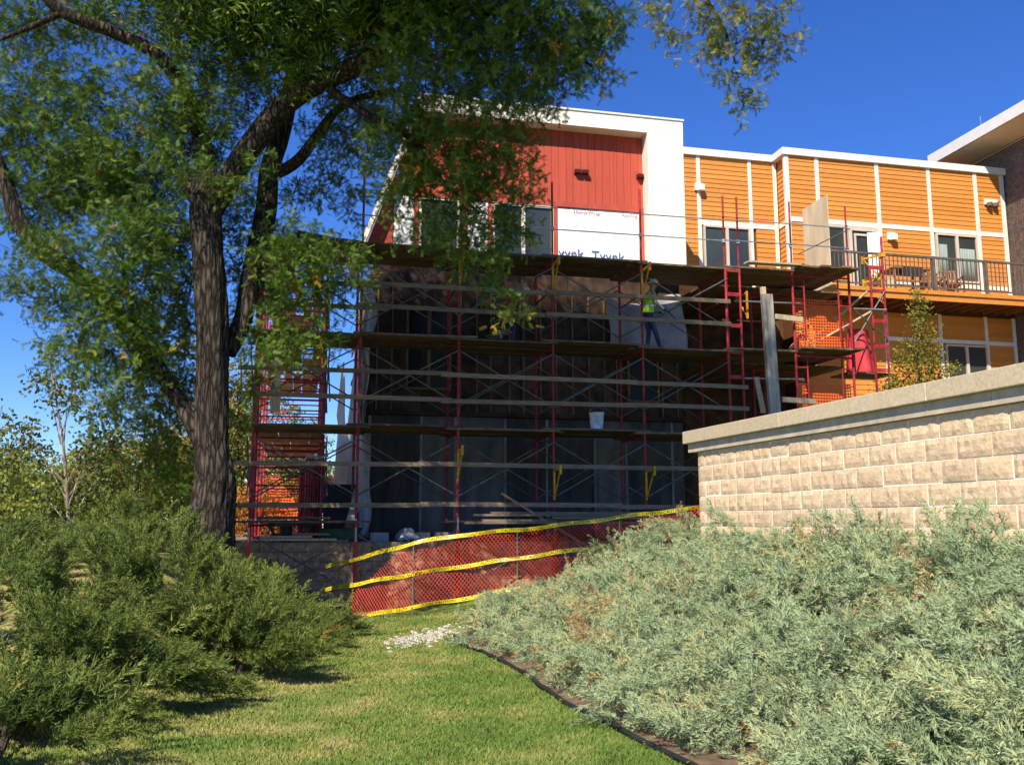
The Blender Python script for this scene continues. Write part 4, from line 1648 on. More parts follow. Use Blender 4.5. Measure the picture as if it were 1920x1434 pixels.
# foot heights and tops along the fence, from the sight lines of the lower and upper tape
FB = [atY(610, 1168, 19.0).z, atY(668, 1158, 18.4).z, atY(775, 1137, 17.5).z, atY(867, 1121, 17.5).z, atY(965, 1104, 17.5).z, atY(1060, 1088, 17.55).z, atY(1160, 1072, 17.6).z, atY(1300, 1052, 17.7).z, atY(1400, 1040, 17.9).z]
FT = [atY(610, 1062, 19.0).z, atY(668, 1046, 18.4).z, atY(775, 1018, 17.5).z, atY(867, 1003, 17.5).z, atY(965, 993, 17.5).z, atY(1060, 982, 17.55).z, atY(1160, 970, 17.6).z, atY(1300, 953, 17.7).z, atY(1400, 943, 17.9).z]
FM = [atY(610, 1105, 19.0).z, atY(668, 1095, 18.4).z, atY(775, 1075, 17.5).z, atY(867, 1060, 17.5).z, atY(965, 1047, 17.5).z, atY(1060, 1034, 17.55).z, atY(1160, 1022, 17.6).z, atY(1300, 1003, 17.7).z, atY(1400, 992, 17.9).z]
fl = [0]
for i in range(1, len(FN)):
    fl.append(fl[-1] + (Vector((FN[i].x, FN[i].y)) - Vector((FN[i - 1].x, FN[i - 1].y))).length)
fl = np.array(fl)


def fp(s, which, dn=0.0):
    x = float(np.interp(s, fl, [p.x for p in FN]))
    y = float(np.interp(s, fl, [p.y for p in FN]))
    z = float(np.interp(s, fl, which))
    return Vector((x, y - dn, z))


fence = thing('netting_fence', fp(fl[2], FB), 'red orange plastic netting fence staked across the slope behind the caution tape', 'fence')
b = MB()
cw, chh = .072, .050
ns = int(fl[-1] / cw)
nh = 25
pts = {}


def npnt(i, j):
    s = min(fl[-1], i * cw + (.5 * cw if j % 2 else 0))
    lo, hi = fp(s, FB), fp(s, FT)
    z = lo.z + (hi.z - lo.z) * j / nh - .035 * abs(math.sin(s * 1.62)) * j / nh
    return Vector((lo.x, lo.y + .05 * math.sin(s * 3.1 + j * .25) + .018 * math.sin(s * 11 + j * .6), z + .004 * math.sin(i * 1.7 + j)))


SW = .0041
for j in range(nh):
    for i in range(int(.75 * fl[1] / cw) + int((.10 * (j - 8)) / cw if j > 8 else 0), ns):
        p = npnt(i, j)
        if j % 2 == 0:
            tg = [npnt(i, j + 1)] + ([npnt(i - 1, j + 1)] if i else [])
        else:
            tg = [npnt(i, j + 1), npnt(i + 1, j + 1)]
        for q in tg:
            d = q - p
            nrm = Vector((-d.z, 0, d.x)).normalized() * SW
            b.add([p - nrm, p + nrm, q + nrm, q - nrm], [(0, 1, 2, 3)])
            dpt = Vector((0, .004, 0))
            b.add([p + nrm, p + nrm + dpt, q + nrm + dpt, q + nrm], [(0, 1, 2, 3)])
me = bpy.data.meshes.new('net')
me.from_pydata(b.v, [], b.f)
me.materials.append(M['mesh_red'])
o = put('net', me, fence)
Vz = Vector((0, 0, 0))
o.matrix_parent_inverse = Matrix.Translation(-Vector(fence.location))
o['kind'] = 'stuff'
for px_ in (775, 970, 1162):
    s = float(np.interp(px_, [610, 668, 775, 867, 965, 1060, 1160, 1300, 1400], fl))
    p0 = fp(s, FB, .03)
    p1 = fp(s, FT, .03)
    b = MB()
    b.tube([(p0.x, p0.y, Hf(p0.x, p0.y) - .1), (p1.x, p1.y, p1.z + .02)], .013, 7)
    b.build('stake', M['stake'], fence)
TM = text_mesh('CAUTION', .074, M['ink'], 1.15)
for which, nm, w in ((FT, 'top', .072), (FM, 'middle', .072), (FB, 'lowest', .072)):
    s0, s1 = (.0, fl[-1] - .1) if nm == 'top' else ((.0, fl[6] + .3) if nm == 'middle' else (.6, fl[4] + .1))
    pm = fp((s0 + s1) / 2, which)
    t = thing('caution_tape', pm, '%s run of yellow caution tape along the red netting fence' % nm, 'caution tape', 'runs of caution tape')
    b = MB()
    n = int((s1 - s0) / .08)
    rows = []
    for i in range(n + 1):
        s = s0 + (s1 - s0) * i / n
        c = fp(s, which, .055 + .006 * math.sin(s * 4.3))
        tw = .38 * math.sin(s * 1.9 + len(nm)) + .22 * math.sin(s * 6.3 + len(nm) * 2)
        h = Vector((0, math.sin(tw) * w / 2, math.cos(tw) * w / 2))
        c.z += .012 * math.sin(s * 5.1) + .008 * math.sin(s * 1.62 + len(nm))
        rows.append((c - h, c + h))
    for i in range(n):
        b.add([rows[i][0], rows[i + 1][0], rows[i + 1][1], rows[i][1]], [(0, 1, 2, 3)])
    o = b.build('band', M['tape'], t)
    md = o.modifiers.new('thick', 'SOLIDIFY')
    md.thickness = .002
    s = s0 + .3
    while s < s1 - .3:
        i = int((s - s0) / (s1 - s0) * n)
        a0, a1 = rows[max(i - 3, 0)], rows[min(i + 3, n)]
        c = (rows[i][0] + rows[i][1]) / 2
        X = ((a1[0] + a1[1]) / 2 - (a0[0] + a0[1]) / 2).normalized()
        Y = (rows[i][1] - rows[i][0]).normalized()
        Zn = X.cross(Y).normalized()
        Y = Zn.cross(X)
        lo_ = bpy.data.objects.new('lettering', TM)
        COL.objects.link(lo_)
        lo_.matrix_basis = Matrix.Translation(c + Zn * .006 - pm) @ Matrix((X, Y, Zn)).transposed().to_4x4()
        lo_.parent = t
        s += .44

# ---- balcony furniture and flowers
def chair(p, rz, label):
    t = thing('patio_chair', p, label, 'chair', 'chairs on the balcony', rz)
    b = MB()
    for i in range(5):
        b.box(-.24, .24, -.24 + .1 * i, -.16 + .1 * i, .40, .425)
    put('seat', b.mesh('seat', M['teak']), t, (0, 0, 0))
    b = MB()
    for i in range(5):
        b.hexa([(-.22 + .1 * i, .22, .43), (-.16 + .1 * i, .22, .43), (-.16 + .1 * i, .245, .43), (-.22 + .1 * i, .245, .43), (-.22 + .1 * i, .32, .92), (-.16 + .1 * i, .32, .92), (-.16 + .1 * i, .345, .92), (-.22 + .1 * i, .345, .92)])
    b.bar((-.24, .335, .93), (.24, .335, .93), .05, .06)
    put('backrest', b.mesh('backrest', M['teak']), t, (0, 0, 0))
    b = MB()
    b.box(-.02, .02, -.02, .02, 0, .62)
    lm_ = b.mesh('leg', M['teak'])
    for x in (-.25, .25):
        for y in (-.23, .24):
            put('leg', lm_, t, (x, y, 0))
    b = MB()
    b.box(-.035, .035, -.27, .27, .62, .645)
    am = b.mesh('armrest', M['teak'])
    put('armrest', am, t, (-.25, 0, 0))
    put('armrest', am, t, (.25, 0, 0))
    return t


chair(W(19.05, 3.65, 8.17), ANG + .5, 'brown slatted patio chair on the balcony, left of two near the window')
chair(W(19.75, 3.7, 8.17), ANG - .3, 'brown slatted patio chair on the balcony, right of two under the window')
tb = thing('patio_table', W(18.05, 3.6, 8.17), 'brown patio table with dark cloth on the balcony', 'table', None, ANG)
b = MB()
for i in range(7):
    b.box(-.62, .62, -.42 + .12 * i, -.31 + .12 * i, .70, .73)
put('tabletop', b.mesh('tabletop', M['teak']), tb, (0, 0, 0))
b = MB()
b.box(-.03, .03, -.03, .03, 0, .70)
lm_ = b.mesh('leg', M['teak'])
for x in (-.56, .56):
    for y in (-.36, .36):
        put('leg', lm_, tb, (x, y, 0))
b = MB()
b.bar((-.56, -.36, .34), (.56, -.36, .34), .05, .06)
put('stretcher', b.mesh('stretcher', M['teak']), tb, (0, 0, 0))
b = MB()
b.hexa([(-.28, -.44, .45), (.28, -.44, .45), (.28, -.43, .45), (-.28, -.43, .45), (-.3, -.46, .745), (.3, -.46, .745), (.3, .3, .745), (-.3, .3, .745)])
put('table_cloth', b.mesh('table_cloth', M['cushion']), tb, (0, 0, 0))
fpo = thing('flower_pot', W(16.75, 3.2, 8.17), 'small pot of yellow flowers beside the balcony door', 'flower pot')
b = MB()
b.lathe([(0, 0), (.10, 0), (.14, .2), (.12, .2), (.10, .17), (0, .17)], 14)
put('pot', b.mesh('pot', M['terracotta']), fpo, (0, 0, 0))
P_ = rng.normal(0, 1, (140, 3)) * [.12, .10, .05] + [0, 0, .28]
vv_, tt_, cc_ = scatter([tri_list([((-.02, 0, 0), (.02, 0, 0), (0, 0, .05), 0.0)])], P_, rng.normal(0, 1, (140, 3)) + [0, 0, .6], rng.uniform(0, 6, 140), np.full(140, 1.3), rng.uniform(.3, 1, 140))
o = np_mesh('flowers', vv_, tt_, cc_, M['sapling'])
o.parent = fpo
o['kind'] = 'stuff'
bk = bucket('planter_bucket', W(17.35, 3.25, 8.17), 'lumber', 'pale planter pail standing on the balcony by the door', 1.0)


# ---- people
def person(root, J, E_, mats, rule):
    """one continuous skinned body; J: name -> (pos, radius)"""
    names = list(J)
    idx = {n: i for i, n in enumerate(names)}
    me = bpy.data.meshes.new('body')
    me.from_pydata([J[n][0] for n in names], [(idx[a], idx[c]) for a, c in E_], [])
    ob = bpy.data.objects.new('body_source', me)
    COL.objects.link(ob)
    md = ob.modifiers.new('skin', 'SKIN')
    md.use_smooth_shade = True
    for i, n in enumerate(names):
        r = J[n][1]
        sv = me.skin_vertices[0].data[i]
        sv.radius = r if isinstance(r, tuple) else (r, r)
        sv.use_root = (n == 'pelvis')
    sd = ob.modifiers.new('sub', 'SUBSURF')
    sd.levels = 2
    sd.render_levels = 2
    dg = bpy.context.evaluated_depsgraph_get()
    m2 = bpy.data.meshes.new_from_object(ob.evaluated_get(dg))
    bpy.data.objects.remove(ob)
    m2.name = 'body'
    m2.materials.clear()
    for m in mats:
        m2.materials.append(m)
    for p in m2.polygons:
        p.material_index = rule(p.center)
        p.use_smooth = True
    return put('body', m2, root, (0, 0, 0))


EDG = [('pelvis', 'waist'), ('waist', 'chest'), ('chest', 'neck'), ('neck', 'head'), ('head', 'crown'),
       ('pelvis', 'hipL'), ('hipL', 'kneeL'), ('kneeL', 'ankL'), ('ankL', 'toeL'), ('pelvis', 'hipR'), ('hipR', 'kneeR'), ('kneeR', 'ankR'), ('ankR', 'toeR'),
       ('chest', 'shL'), ('shL', 'elL'), ('elL', 'wrL'), ('wrL', 'haL'), ('chest', 'shR'), ('shR', 'elR'), ('elR', 'wrR'), ('wrR', 'haR')]


def add_fingers(J, E_, s, palm, d, up):
    d = Vector(d).normalized()
    up = Vector(up).normalized()
    sd = d.cross(up).normalized()
    for k in range(4):
        a = Vector(palm) + sd * (.022 * (k - 1.5)) + d * .02
        L = (.07, .082, .078, .06)[k]
        J['f%s%da' % (s, k)] = (tuple(a + d * L * .55), .009)
        J['f%s%db' % (s, k)] = (tuple(a + d * L * .8 - up * L * .45), .008)
        E_ += [('ha' + s, 'f%s%da' % (s, k)), ('f%s%da' % (s, k), 'f%s%db' % (s, k))]
    J['t' + s] = (tuple(Vector(palm) + sd * .05 + d * .03), .010)
    E_.append(('ha' + s, 't' + s))


# worker in the lime vest, in profile, facing right
pw1 = thing('person', W(8.95, .80, Z0 + 3 * LIFT + .002), 'worker in lime safety vest, white hard hat and jeans standing on the third deck', 'person', None, ANG)
J = {'pelvis': ((0, 0, .90), (.125, .15)), 'waist': ((.02, 0, 1.06), (.115, .145)), 'chest': ((.06, 0, 1.30), (.125, .17)), 'neck': ((.11, 0, 1.47), .058), 'head': ((.155, 0, 1.58), (.085, .078)), 'crown': ((.16, 0, 1.68), (.085, .075)),
     'hipL': ((.01, .09, .86), .095), 'kneeL': ((.07, .10, .48), .065), 'ankL': ((.0, .10, .09), .048), 'toeL': ((.15, .11, .04), .042),
     'hipR': ((.01, -.09, .86), .095), 'kneeR': ((.14, -.10, .50), .065), 'ankR': ((.26, -.10, .09), .048), 'toeR': ((.41, -.11, .04), .042),
     'shL': ((.06, .19, 1.38), .065), 'elL': ((.12, .24, 1.12), .048), 'wrL': ((.33, .20, 1.02), .034), 'haL': ((.39, .18, 1.0), .034),
     'shR': ((.06, -.19, 1.38), .065), 'elR': ((.14, -.23, 1.13), .048), 'wrR': ((.36, -.16, 1.00), .034), 'haR': ((.42, -.15, .98), .034)}
E1 = list(EDG)
add_fingers(J, E1, 'L', (.40, .18, 1.0), (1, -.1, -.2), (0, 0, 1))
add_fingers(J, E1, 'R', (.43, -.15, .98), (1, .1, -.2), (0, 0, 1))


def rule1(c):
    if c.z < .10:
        return 3
    if c.z < .94 and abs(c.y) < .22 and c.x < .34:
        return 0
    if c.z > 1.47 and abs(c.y) < .13:
        return 2
    if c.x > .345 and c.z > .8:
        return 3
    return 1


person(pw1, J, E1, [M['jeans'], M['sleeve'], M['skin'], M['glove']], rule1)
b = MB()
pr = [(.92, .0, .150, .175), (1.05, .02, .145, .172), (1.20, .045, .152, .19), (1.33, .065, .152, .205), (1.42, .08, .115, .19), (1.47, .10, .075, .10)]
n = 20
o0 = 0
for z, cx, rx, ry in pr:
    for k in range(n):
        a = 2 * PI * k / n
        b.v.append((cx + rx * math.cos(a) * (1 + .02 * math.sin(5 * a)), ry * math.sin(a), z))
for i in range(len(pr) - 1):
    for k in range(n):
        b.f.append((i * n + k, i * n + (k + 1) % n, (i + 1) * n + (k + 1) % n, (i + 1) * n + k))
        b.mi.append(1 if i == 1 else 0)
vest = put('vest', b.mesh('vest', [M['lime'], M['lime']]), pw1, (0, 0, 0))
b = MB()
b.lathe([(.176, -.008), (.181, .0), (.181, .045), (.176, .05)], 20)
me = b.mesh('vest_stripe', M['reflect'])
me.transform(Matrix.Translation((.03, 0, 1.06)) @ Matrix.Diagonal((.86, 1.0, 1, 1)))
put('vest_stripe', me, vest, (0, 0, 0))
b = MB()
b.lathe([(.0, .125), (.06, .115), (.10, .075), (.118, .02), (.12, .0), (.165, -.012), (.165, -.02), (.112, -.012)], 20)
me = b.mesh('hard_hat', M['hat'])
me.transform(Matrix.Translation((.17, 0, 1.665)) @ Matrix.Rotation(.12, 4, 'Y'))
me.shade_smooth()
put('hard_hat', me, pw1, (0, 0, 0))
b = MB()
b.lathe([(0, -.035), (.012, -.02), (.014, .0), (.006, .03), (0, .035)], 8, c=(.247, 0, 1.585))
put('nose', b.mesh('nose', M['skin']), pw1, (0, 0, 0))
b = MB()
for s in (-1, 1):
    b.lathe([(0, -.03), (.012, -.01), (.014, .01), (0, .032)], 8, c=(.15, s * .086, 1.585))
put('ears', b.mesh('ears', M['skin']), pw1, (0, 0, 0))
b = MB()
for s in (-1, 1):
    b.lathe([(0, -.009), (.009, 0), (0, .009)], 8, c=(.228, s * .034, 1.603))
put('eyes', b.mesh('eyes', M['hair']), pw1, (0, 0, 0))
b = MB()
b.tube([(.40, -.165, 1.03), (.52, -.14, .92), (.66, -.12, .80)], .018, 8)
tag(b.build('hand_tool', M['blackplastic']), 'dark hand tool held by the worker in lime', 'tool')
ht = bpy.data.objects['hand_tool']
ht.location = pw1.location
ht.rotation_euler = pw1.rotation_euler

# second worker, stooping in the shade
pw2 = thing('person', W(5.45, 1.0, Z0 + 3 * LIFT + .005), 'worker in rust red shirt and dark jeans stooping in shade on the third deck', 'person', None, ANG)
J = {'pelvis': ((-.05, 0, .82), (.125, .15)), 'waist': ((.04, 0, .96), (.115, .145)), 'chest': ((.22, 0, 1.14), (.125, .17)), 'neck': ((.36, 0, 1.24), .058), 'head': ((.46, 0, 1.28), (.085, .078)), 'crown': ((.55, 0, 1.32), (.08, .072)),
     'hipL': ((-.04, .09, .79), .095), 'kneeL': ((.10, .12, .45), .065), 'ankL': ((-.05, .12, .09), .048), 'toeL': ((.10, .13, .04), .042),
     'hipR': ((-.04, -.09, .79), .095), 'kneeR': ((.24, -.10, .47), .065), 'ankR': ((.20, -.10, .09), .048), 'toeR': ((.35, -.11, .04), .042),
     'shL': ((.25, .19, 1.16), .065), 'elL': ((.36, .24, .93), .048), 'wrL': ((.55, .18, .82), .034), 'haL': ((.61, .17, .79), .034),
     'shR': ((.25, -.19, 1.16), .065), 'elR': ((.38, -.23, .93), .048), 'wrR': ((.57, -.15, .84), .034), 'haR': ((.63, -.14, .82), .034)}
E2 = list(EDG)
add_fingers(J, E2, 'L', (.61, .17, .79), (1, 0, -.3), (0, 0, 1))
add_fingers(J, E2, 'R', (.63, -.14, .82), (1, 0, -.3), (0, 0, 1))


def rule2(c):
    if c.z < .10:
        return 3
    if c.z < .88 and c.x < .34 and abs(c.y) < .2:
        return 0
    if c.x > .38 and c.z > 1.15 and abs(c.y) < .13:
        return 2
    if c.x > .52:
        return 2
    return 1


person(pw2, J, E2, [M['jeans'], M['rust_shirt'], M['skin'], M['glove']], rule2)
b = MB()
b.lathe([(.0, .125), (.06, .115), (.10, .075), (.118, .02), (.12, .0), (.16, -.012), (.112, -.012)], 18)
me = b.mesh('hard_hat', M['hat'])
me.transform(Matrix.Translation((.52, 0, 1.345)) @ Matrix.Rotation(.7, 4, 'Y'))
put('hard_hat', me, pw2, (0, 0, 0))
b = MB()
b.lathe([(0, -.035), (.012, -.02), (.014, .0), (.006, .03), (0, .035)], 8, c=(.55, 0, 1.215))
put('nose', b.mesh('nose', M['skin']), pw2, (0, 0, 0))

# ================================================================== plants
def unit(a):
    a = np.asarray(a, float)
    return a / np.linalg.norm(a, axis=-1, keepdims=True)


def diamond(tr, p, d, L, w, n, tint):
    """a small leaf: two triangles"""
    p = np.asarray(p, float)
    d = unit(d)
    s = unit(np.cross(d, n)) * w / 2
    m = p + d * L * .5
    q = p + d * L
    tr.append((p, m + s, q, tint))
    tr.append((p, q, m - s, tint))


def dart(tr, p, d, L, w, n, tint):
    p = np.asarray(p, float)
    d = unit(d)
    s = unit(np.cross(d, n)) * w / 2
    tr.append((p - s, p + s, p + d * L, tint))


# --- juniper plume: an arching shoot along +Z dressed with needle sprigs
def juniper_plume(seed, L=.42, n=25, spread=1.08):
    r = np.random.default_rng(seed)
    tr = []
    bend = r.normal(0, .10, 2)
    for i in range(n):
        t = .10 + .90 * (i + r.random()) / n
        p = np.array([bend[0] * t * t, bend[1] * t * t, L * t])
        a = r.random() * 6.283
        out = np.array([math.cos(a), math.sin(a), 0])
        d = out * (.85 * (1 - .6 * t)) + np.array([0, 0, .75])
        l2 = (.13 * (1 - .65 * t) + .03) * spread * r.uniform(.7, 1.25)
        tt = .10 * (t - .5)
        # sprig with side needles
        for k in range(2):
            s = .12 + k / 2.4
            q = p + unit(d) * l2 * s
            side = unit(np.cross(d, r.normal(0, 1, 3)))
            for sg in (-1, 1):
                dart(tr, q, unit(d) + side * .75 * sg, l2 * .46, .0135, r.normal(0, 1, 3), tt + r.normal(0, .03))
        dart(tr, p + unit(d) * l2 * .1, d, l2 * 1.05, .0135, r.normal(0, 1, 3), tt + .05)
    return tri_list(tr)


JP = [juniper_plume(s) for s in range(5)]
JPS = [juniper_plume(s + 20, L=.30, n=15, spread=1.02) for s in range(5)]
BROOM = [juniper_plume(s + 40, L=.60, n=56, spread=1.0) for s in range(4)]

# --- blue juniper bed (a single spreading mass)
def bed_ok(x, y, pad=.0):
    q = Vector((x, y, 0)) - A0
    if q.dot(NW) < .10 + pad and -0.2 < q.dot(DW):
        return False
    if q.dot(DW) <= -0.2 and x > 3.6:
        return False
    return x / y < .74


def bed_edge(y):
    return float(edge_x(min(y, EY[-1]))) + (0 if y <= EY[-1] else (y - EY[-1]) * .45) + .12 + .11 * math.sin(y * 2.3) + .09 * math.sin(y * 5.1 + 1) + (.22 * max(0, (9 - y) / 4) if y < 9 else 0)


P, D, SC, TI = [], [], [], []
# the low carpet
while len(P) < 3000:
    y = 4.6 + 12.0 * rng.random() ** 1.1
    x = bed_edge(y) + 5.2 * rng.random() ** 1.1
    if not bed_ok(x, y):
        continue
    d_in = x - bed_edge(y)
    P.append((x, y, Hf(x, y) + min(1, .2 + d_in / .6) * rng.uniform(.02, .16)))
    az = rng.uniform(0, 6.283)
    D.append((math.cos(az), math.sin(az), .5))
    SC.append(rng.uniform(.55, .85) * min(1, .6 + d_in))
    TI.append(rng.normal(.36, .12) if rng.random() > .06 else rng.uniform(.9, 1))
# arching branches that lie over one another
nbr = 0
while nbr < 560:
    y = 4.7 + 11.6 * rng.random() ** 1.1
    x = bed_edge(y) + .15 + 5.0 * rng.random() ** 1.1
    if not bed_ok(x, y, .05):
        continue
    nbr += 1
    d_in = x - bed_edge(y)
    big = min(1.0, .35 + d_in / 1.0)
    az = rng.normal(2.3, .8)
    L = rng.uniform(.45, 1.05) * big
    top = (rng.uniform(.12, .30) + (.20 if rng.random() < .2 else 0)) * big
    p0 = np.array([x, y, Hf(x, y) + .02])
    p2 = p0 + np.array([math.cos(az) * L, math.sin(az) * L, 0])
    if not bed_ok(p2[0], p2[1], .02):
        continue
    if p2[0] < bed_edge(p2[1]) - .12:
        continue
    p2[2] = Hf(p2[0], p2[1]) + top
    p1 = (p0 + p2) / 2 + np.array([0, 0, top * .55])
    bt = rng.normal(.50, .15)
    if rng.random() < .09:
        bt = rng.uniform(.70, .82)
    dead = rng.random() < .013
    nn = int(7 + 14 * L)
    for q in range(nn):
        s = .30 + .70 * (q + rng.random()) / nn
        p = (1 - s) ** 2 * p0 + 2 * s * (1 - s) * p1 + s * s * p2
        dd = unit(2 * (1 - s) * (p1 - p0) + 2 * s * (p2 - p1))
        p = p + rng.normal(0, 1, 3) * [.085, .085, .03]
        P.append(p)
        D.append(dd * .9 + rng.normal(0, .38, 3) + [0, 0, .28])
        SC.append(rng.uniform(.46, .80))
        TI.append(rng.uniform(.92, 1) if dead and s < .75 else bt + .10 * (s - .6) + rng.normal(0, .05))
P, D = np.array(P), np.array(D)
vv_, tt_, cc_ = scatter(JPS, P, D, rng.uniform(0, 6.28, len(P)), np.array(SC), np.array(TI), .05)
jb = np_mesh('juniper_groundcover', vv_, tt_, cc_, M['juniper_blue'])
tag(jb, 'low blue green spreading juniper covering the bank below the pale block wall', 'juniper', kind='stuff')
print('BED', len(P), len(tt_))

# --- green spreading junipers on the left bank
def juniper_bush(cx, cy, rx, ry, h, n, label, seed, tall=0.0):
    r = np.random.default_rng(seed)
    z0 = Hf(cx, cy)
    t = thing('juniper_bush', (cx, cy, z0), label, 'juniper bush', 'green juniper bushes on the left bank')
    P, D, SC, TI = [], [], [], []
    nb = int(n / 38)
    bt = MB()
    for k in range(nb):
        az = r.random() * 6.283
        rad = r.random() ** .5
        el = math.radians(r.uniform(12, 62)) * (1.25 - .7 * rad) + .10
        tip = np.array([cx + rx * rad * math.cos(az), cy + ry * rad * math.sin(az), 0])
        zt = Hf(tip[0], tip[1]) + h * (.18 + .82 * (1 - rad ** 2.2)) * r.uniform(.50, 1.12)
        tip[2] = zt
        b0 = np.array([cx + (tip[0] - cx) * .15, cy + (tip[1] - cy) * .15, z0 + .05])
        mid = (b0 + tip) / 2 + np.array([0, 0, .10 * h])
        if k % 5 == 0:
            bt.tube([tuple(b0), tuple(mid), tuple(tip)], [.018, .012, .004], 5)
        for q in range(38):
            s = .50 + .50 * (q + r.random()) / 38
            p = (1 - s) ** 2 * b0 + 2 * s * (1 - s) * mid + s * s * tip
            d = unit(2 * (1 - s) * (mid - b0) + 2 * s * (tip - mid))
            p = p + r.normal(0, 1, 3) * [.10, .10, .028] * (1.25 - .5 * s)
            dd = d * 1.0 + r.normal(0, .38, 3) + np.array([0.10, 0, .22])
            P.append(p)
            D.append(dd)
            SC.append(r.uniform(.75, 1.2))
            TI.append(.30 + .45 * s + r.normal(0, .08) - .13 + (.5 if r.random() < .006 else 0))  # tint falls inwards, painting the bush's inner shade into the needles
    # a few long brooms standing above the mass
    for q in range(int(10 + tall * 30)):
        az = r.random() * 6.283
        rad = .75 * r.random() ** .5
        x, y = cx + rx * rad * math.cos(az), cy + ry * rad * math.sin(az)
        P.append((x, y, Hf(x, y) + h * (1 - rad ** 2.2) * .8 + .05))
        D.append((.7 * math.cos(az) + .35, .7 * math.sin(az), .8))
        SC.append(r.uniform(1.1, 1.7))
        TI.append(r.normal(.62, .08))
    P = np.array(P)
    gz = H(P[:, 0], P[:, 1])
    P[:, 2] = np.maximum(P[:, 2], gz + .03)
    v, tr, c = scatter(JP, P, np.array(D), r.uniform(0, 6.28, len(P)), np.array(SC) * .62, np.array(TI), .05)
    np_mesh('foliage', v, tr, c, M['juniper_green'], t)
    bt.build('branches', M['bark_twig'], t)


juniper_bush(-4.9, 9.2, 1.9, 1.9, .95, 1100, 'wide green juniper bush at the lower left, closest to the camera', 3)
juniper_bush(-3.85, 10.9, 1.45, 1.7, 1.15, 950, 'green juniper bush with pale upright brooms in the middle of the left bank', 4, .8)
juniper_bush(-3.3, 13.7, 1.15, 1.8, .62, 750, 'green juniper bush nearest the caution tape, its shadow on the lawn', 5)
juniper_bush(-5.3, 13.1, 1.7, 1.7, .75, 650, 'green juniper bush at the foot of the locust trunk', 6)
juniper_bush(-6.9, 11.0, 1.8, 1.9, .85, 600, 'green juniper bush at the left frame edge, behind the nearest one', 7)
juniper_bush(-3.65, 8.6, 1.2, 1.2, .85, 680, 'green juniper bush spilling onto the lawn at the lower left, right of the nearest one', 18)
juniper_bush(-3.0, 10.4, 1.0, 1.3, .88, 560, 'green juniper bush in front of the pale brooms at the lawn edge', 19)
juniper_bush(-3.55, 6.7, 1.15, 1.0, .55, 600, 'low green juniper bush in the bottom left corner', 8)
juniper_bush(-4.4, 16.6, 1.2, .9, .45, 300, 'small green juniper bush against the retaining wall under the left scaffold post', 9)

# --- grass blades
NB = 120000
y = 5.0 + (18.2 - 5.0) * rng.random(NB * 2) ** 1.9
xl = -4.6
x = xl + (rng.random(NB * 2)) * 9.5
keep = (x < np.where(y < EY[-1], edge_x(y) - .02, 3.0 + 0 * y)) & (np.abs(x) < y * .62)
# bare patches where the gravel lies and along the junipers
x, y = x[keep][:NB], y[keep][:NB]
n = len(x)
pos = np.stack([x, y, H(x, y)], 1)
ang = rng.uniform(0, 6.283, n)
hgt = rng.uniform(.017, .036, n)
wd = rng.uniform(.0035, .0065, n) * (1 + .06 * y)
lean = rng.normal(0, .45, (n, 2))
va = pos + np.stack([np.cos(ang) * wd, np.sin(ang) * wd, 0 * wd], 1)
vb = pos - np.stack([np.cos(ang) * wd, np.sin(ang) * wd, 0 * wd], 1)
vc = pos + np.stack([lean[:, 0] * hgt, lean[:, 1] * hgt, hgt], 1)
verts = np.stack([va, vb, vc], 1).reshape(-1, 3)
tris = np.arange(n * 3).reshape(-1, 3)
g = np_mesh('grass', verts, tris, rng.uniform(.3, .7, n) + rng.normal(0, .08, n), M['blade'])
tag(g, 'mown lawn grass, green with dry straw patches', 'grass', kind='stuff')

# --- black lawn edging
b = MB()
pts = [(p.x, p.y, Hf(p.x, p.y) + .035) for p in EDGE]
fine = []
for i in range(len(pts) - 1):
    for k in range(5):
        s = k / 5
        x_ = pts[i][0] * (1 - s) + pts[i + 1][0] * s
        y_ = pts[i][1] * (1 - s) + pts[i + 1][1] * s
        fine.append((x_ + .008 * math.sin(y_ * 6), y_, Hf(x_, y_) + .032 + .008 * math.sin(y_ * 3.3)))
for a, c in zip(fine[:-1], fine[1:]):
    a, c = Vector(a), Vector(c)
    b.bar(a - Vector((0, 0, .03)), c - Vector((0, 0, .03)), .012, .09)
t = thing('lawn_edging', fine[len(fine) // 2], 'black plastic lawn edging winding between grass and juniper bed', 'edging')
b.build('edging_strip', M['edging'], t)
b = MB()
b.tube(fine, .021, 8)
b.build('edging_bead', M['edging'], t, smooth=True)

# --- white stones strewn at the tip of the bed
b = MB()
for i in range(420):
    a = random.gauss(0, 1)
    q = random.gauss(0, 1)
    c = atz(795 + 27 * q, 1188, -.06)
    x_ = c.x + .10 * a - .0
    y_ = 13.0 + .75 * q * 1.0 + .28 * a
    c0 = atz(798, 1188, -.06)
    x_ = c0.x + .24 * q + .10 * a
    y_ = c0.y + .50 * q - .26 * a
    z_ = Hf(x_, y_)
    s = random.choice((.022, .028, .034, .042, .052))
    px = []
    for dx, dy, dz in ((1, 0, 0), (0, 1, 0), (-1, 0, 0), (0, -1, 0), (0, 0, .8), (.7, .7, .4), (-.7, .6, .45), (.1, -.8, .5)):
        px.append((x_ + s * dx * random.uniform(.6, 1.1), y_ + s * dy * random.uniform(.6, 1.1), z_ + .002 + s * .55 * dz * random.uniform(.6, 1.2)))
    b.add(px, [(0, 5, 4), (5, 1, 4), (1, 6, 4), (6, 2, 4), (2, 3, 7), (2, 7, 4), (3, 0, 7), (7, 0, 4), (0, 1, 5), (1, 2, 6)])
me = bpy.data.meshes.new('white_stones')
me.from_pydata(b.v, [], b.f)
me.materials.append(M['stone'])
tag(put('white_stones', me), 'white limestone chips strewn on the grass at the tip of the juniper bed', 'gravel', kind='stuff')
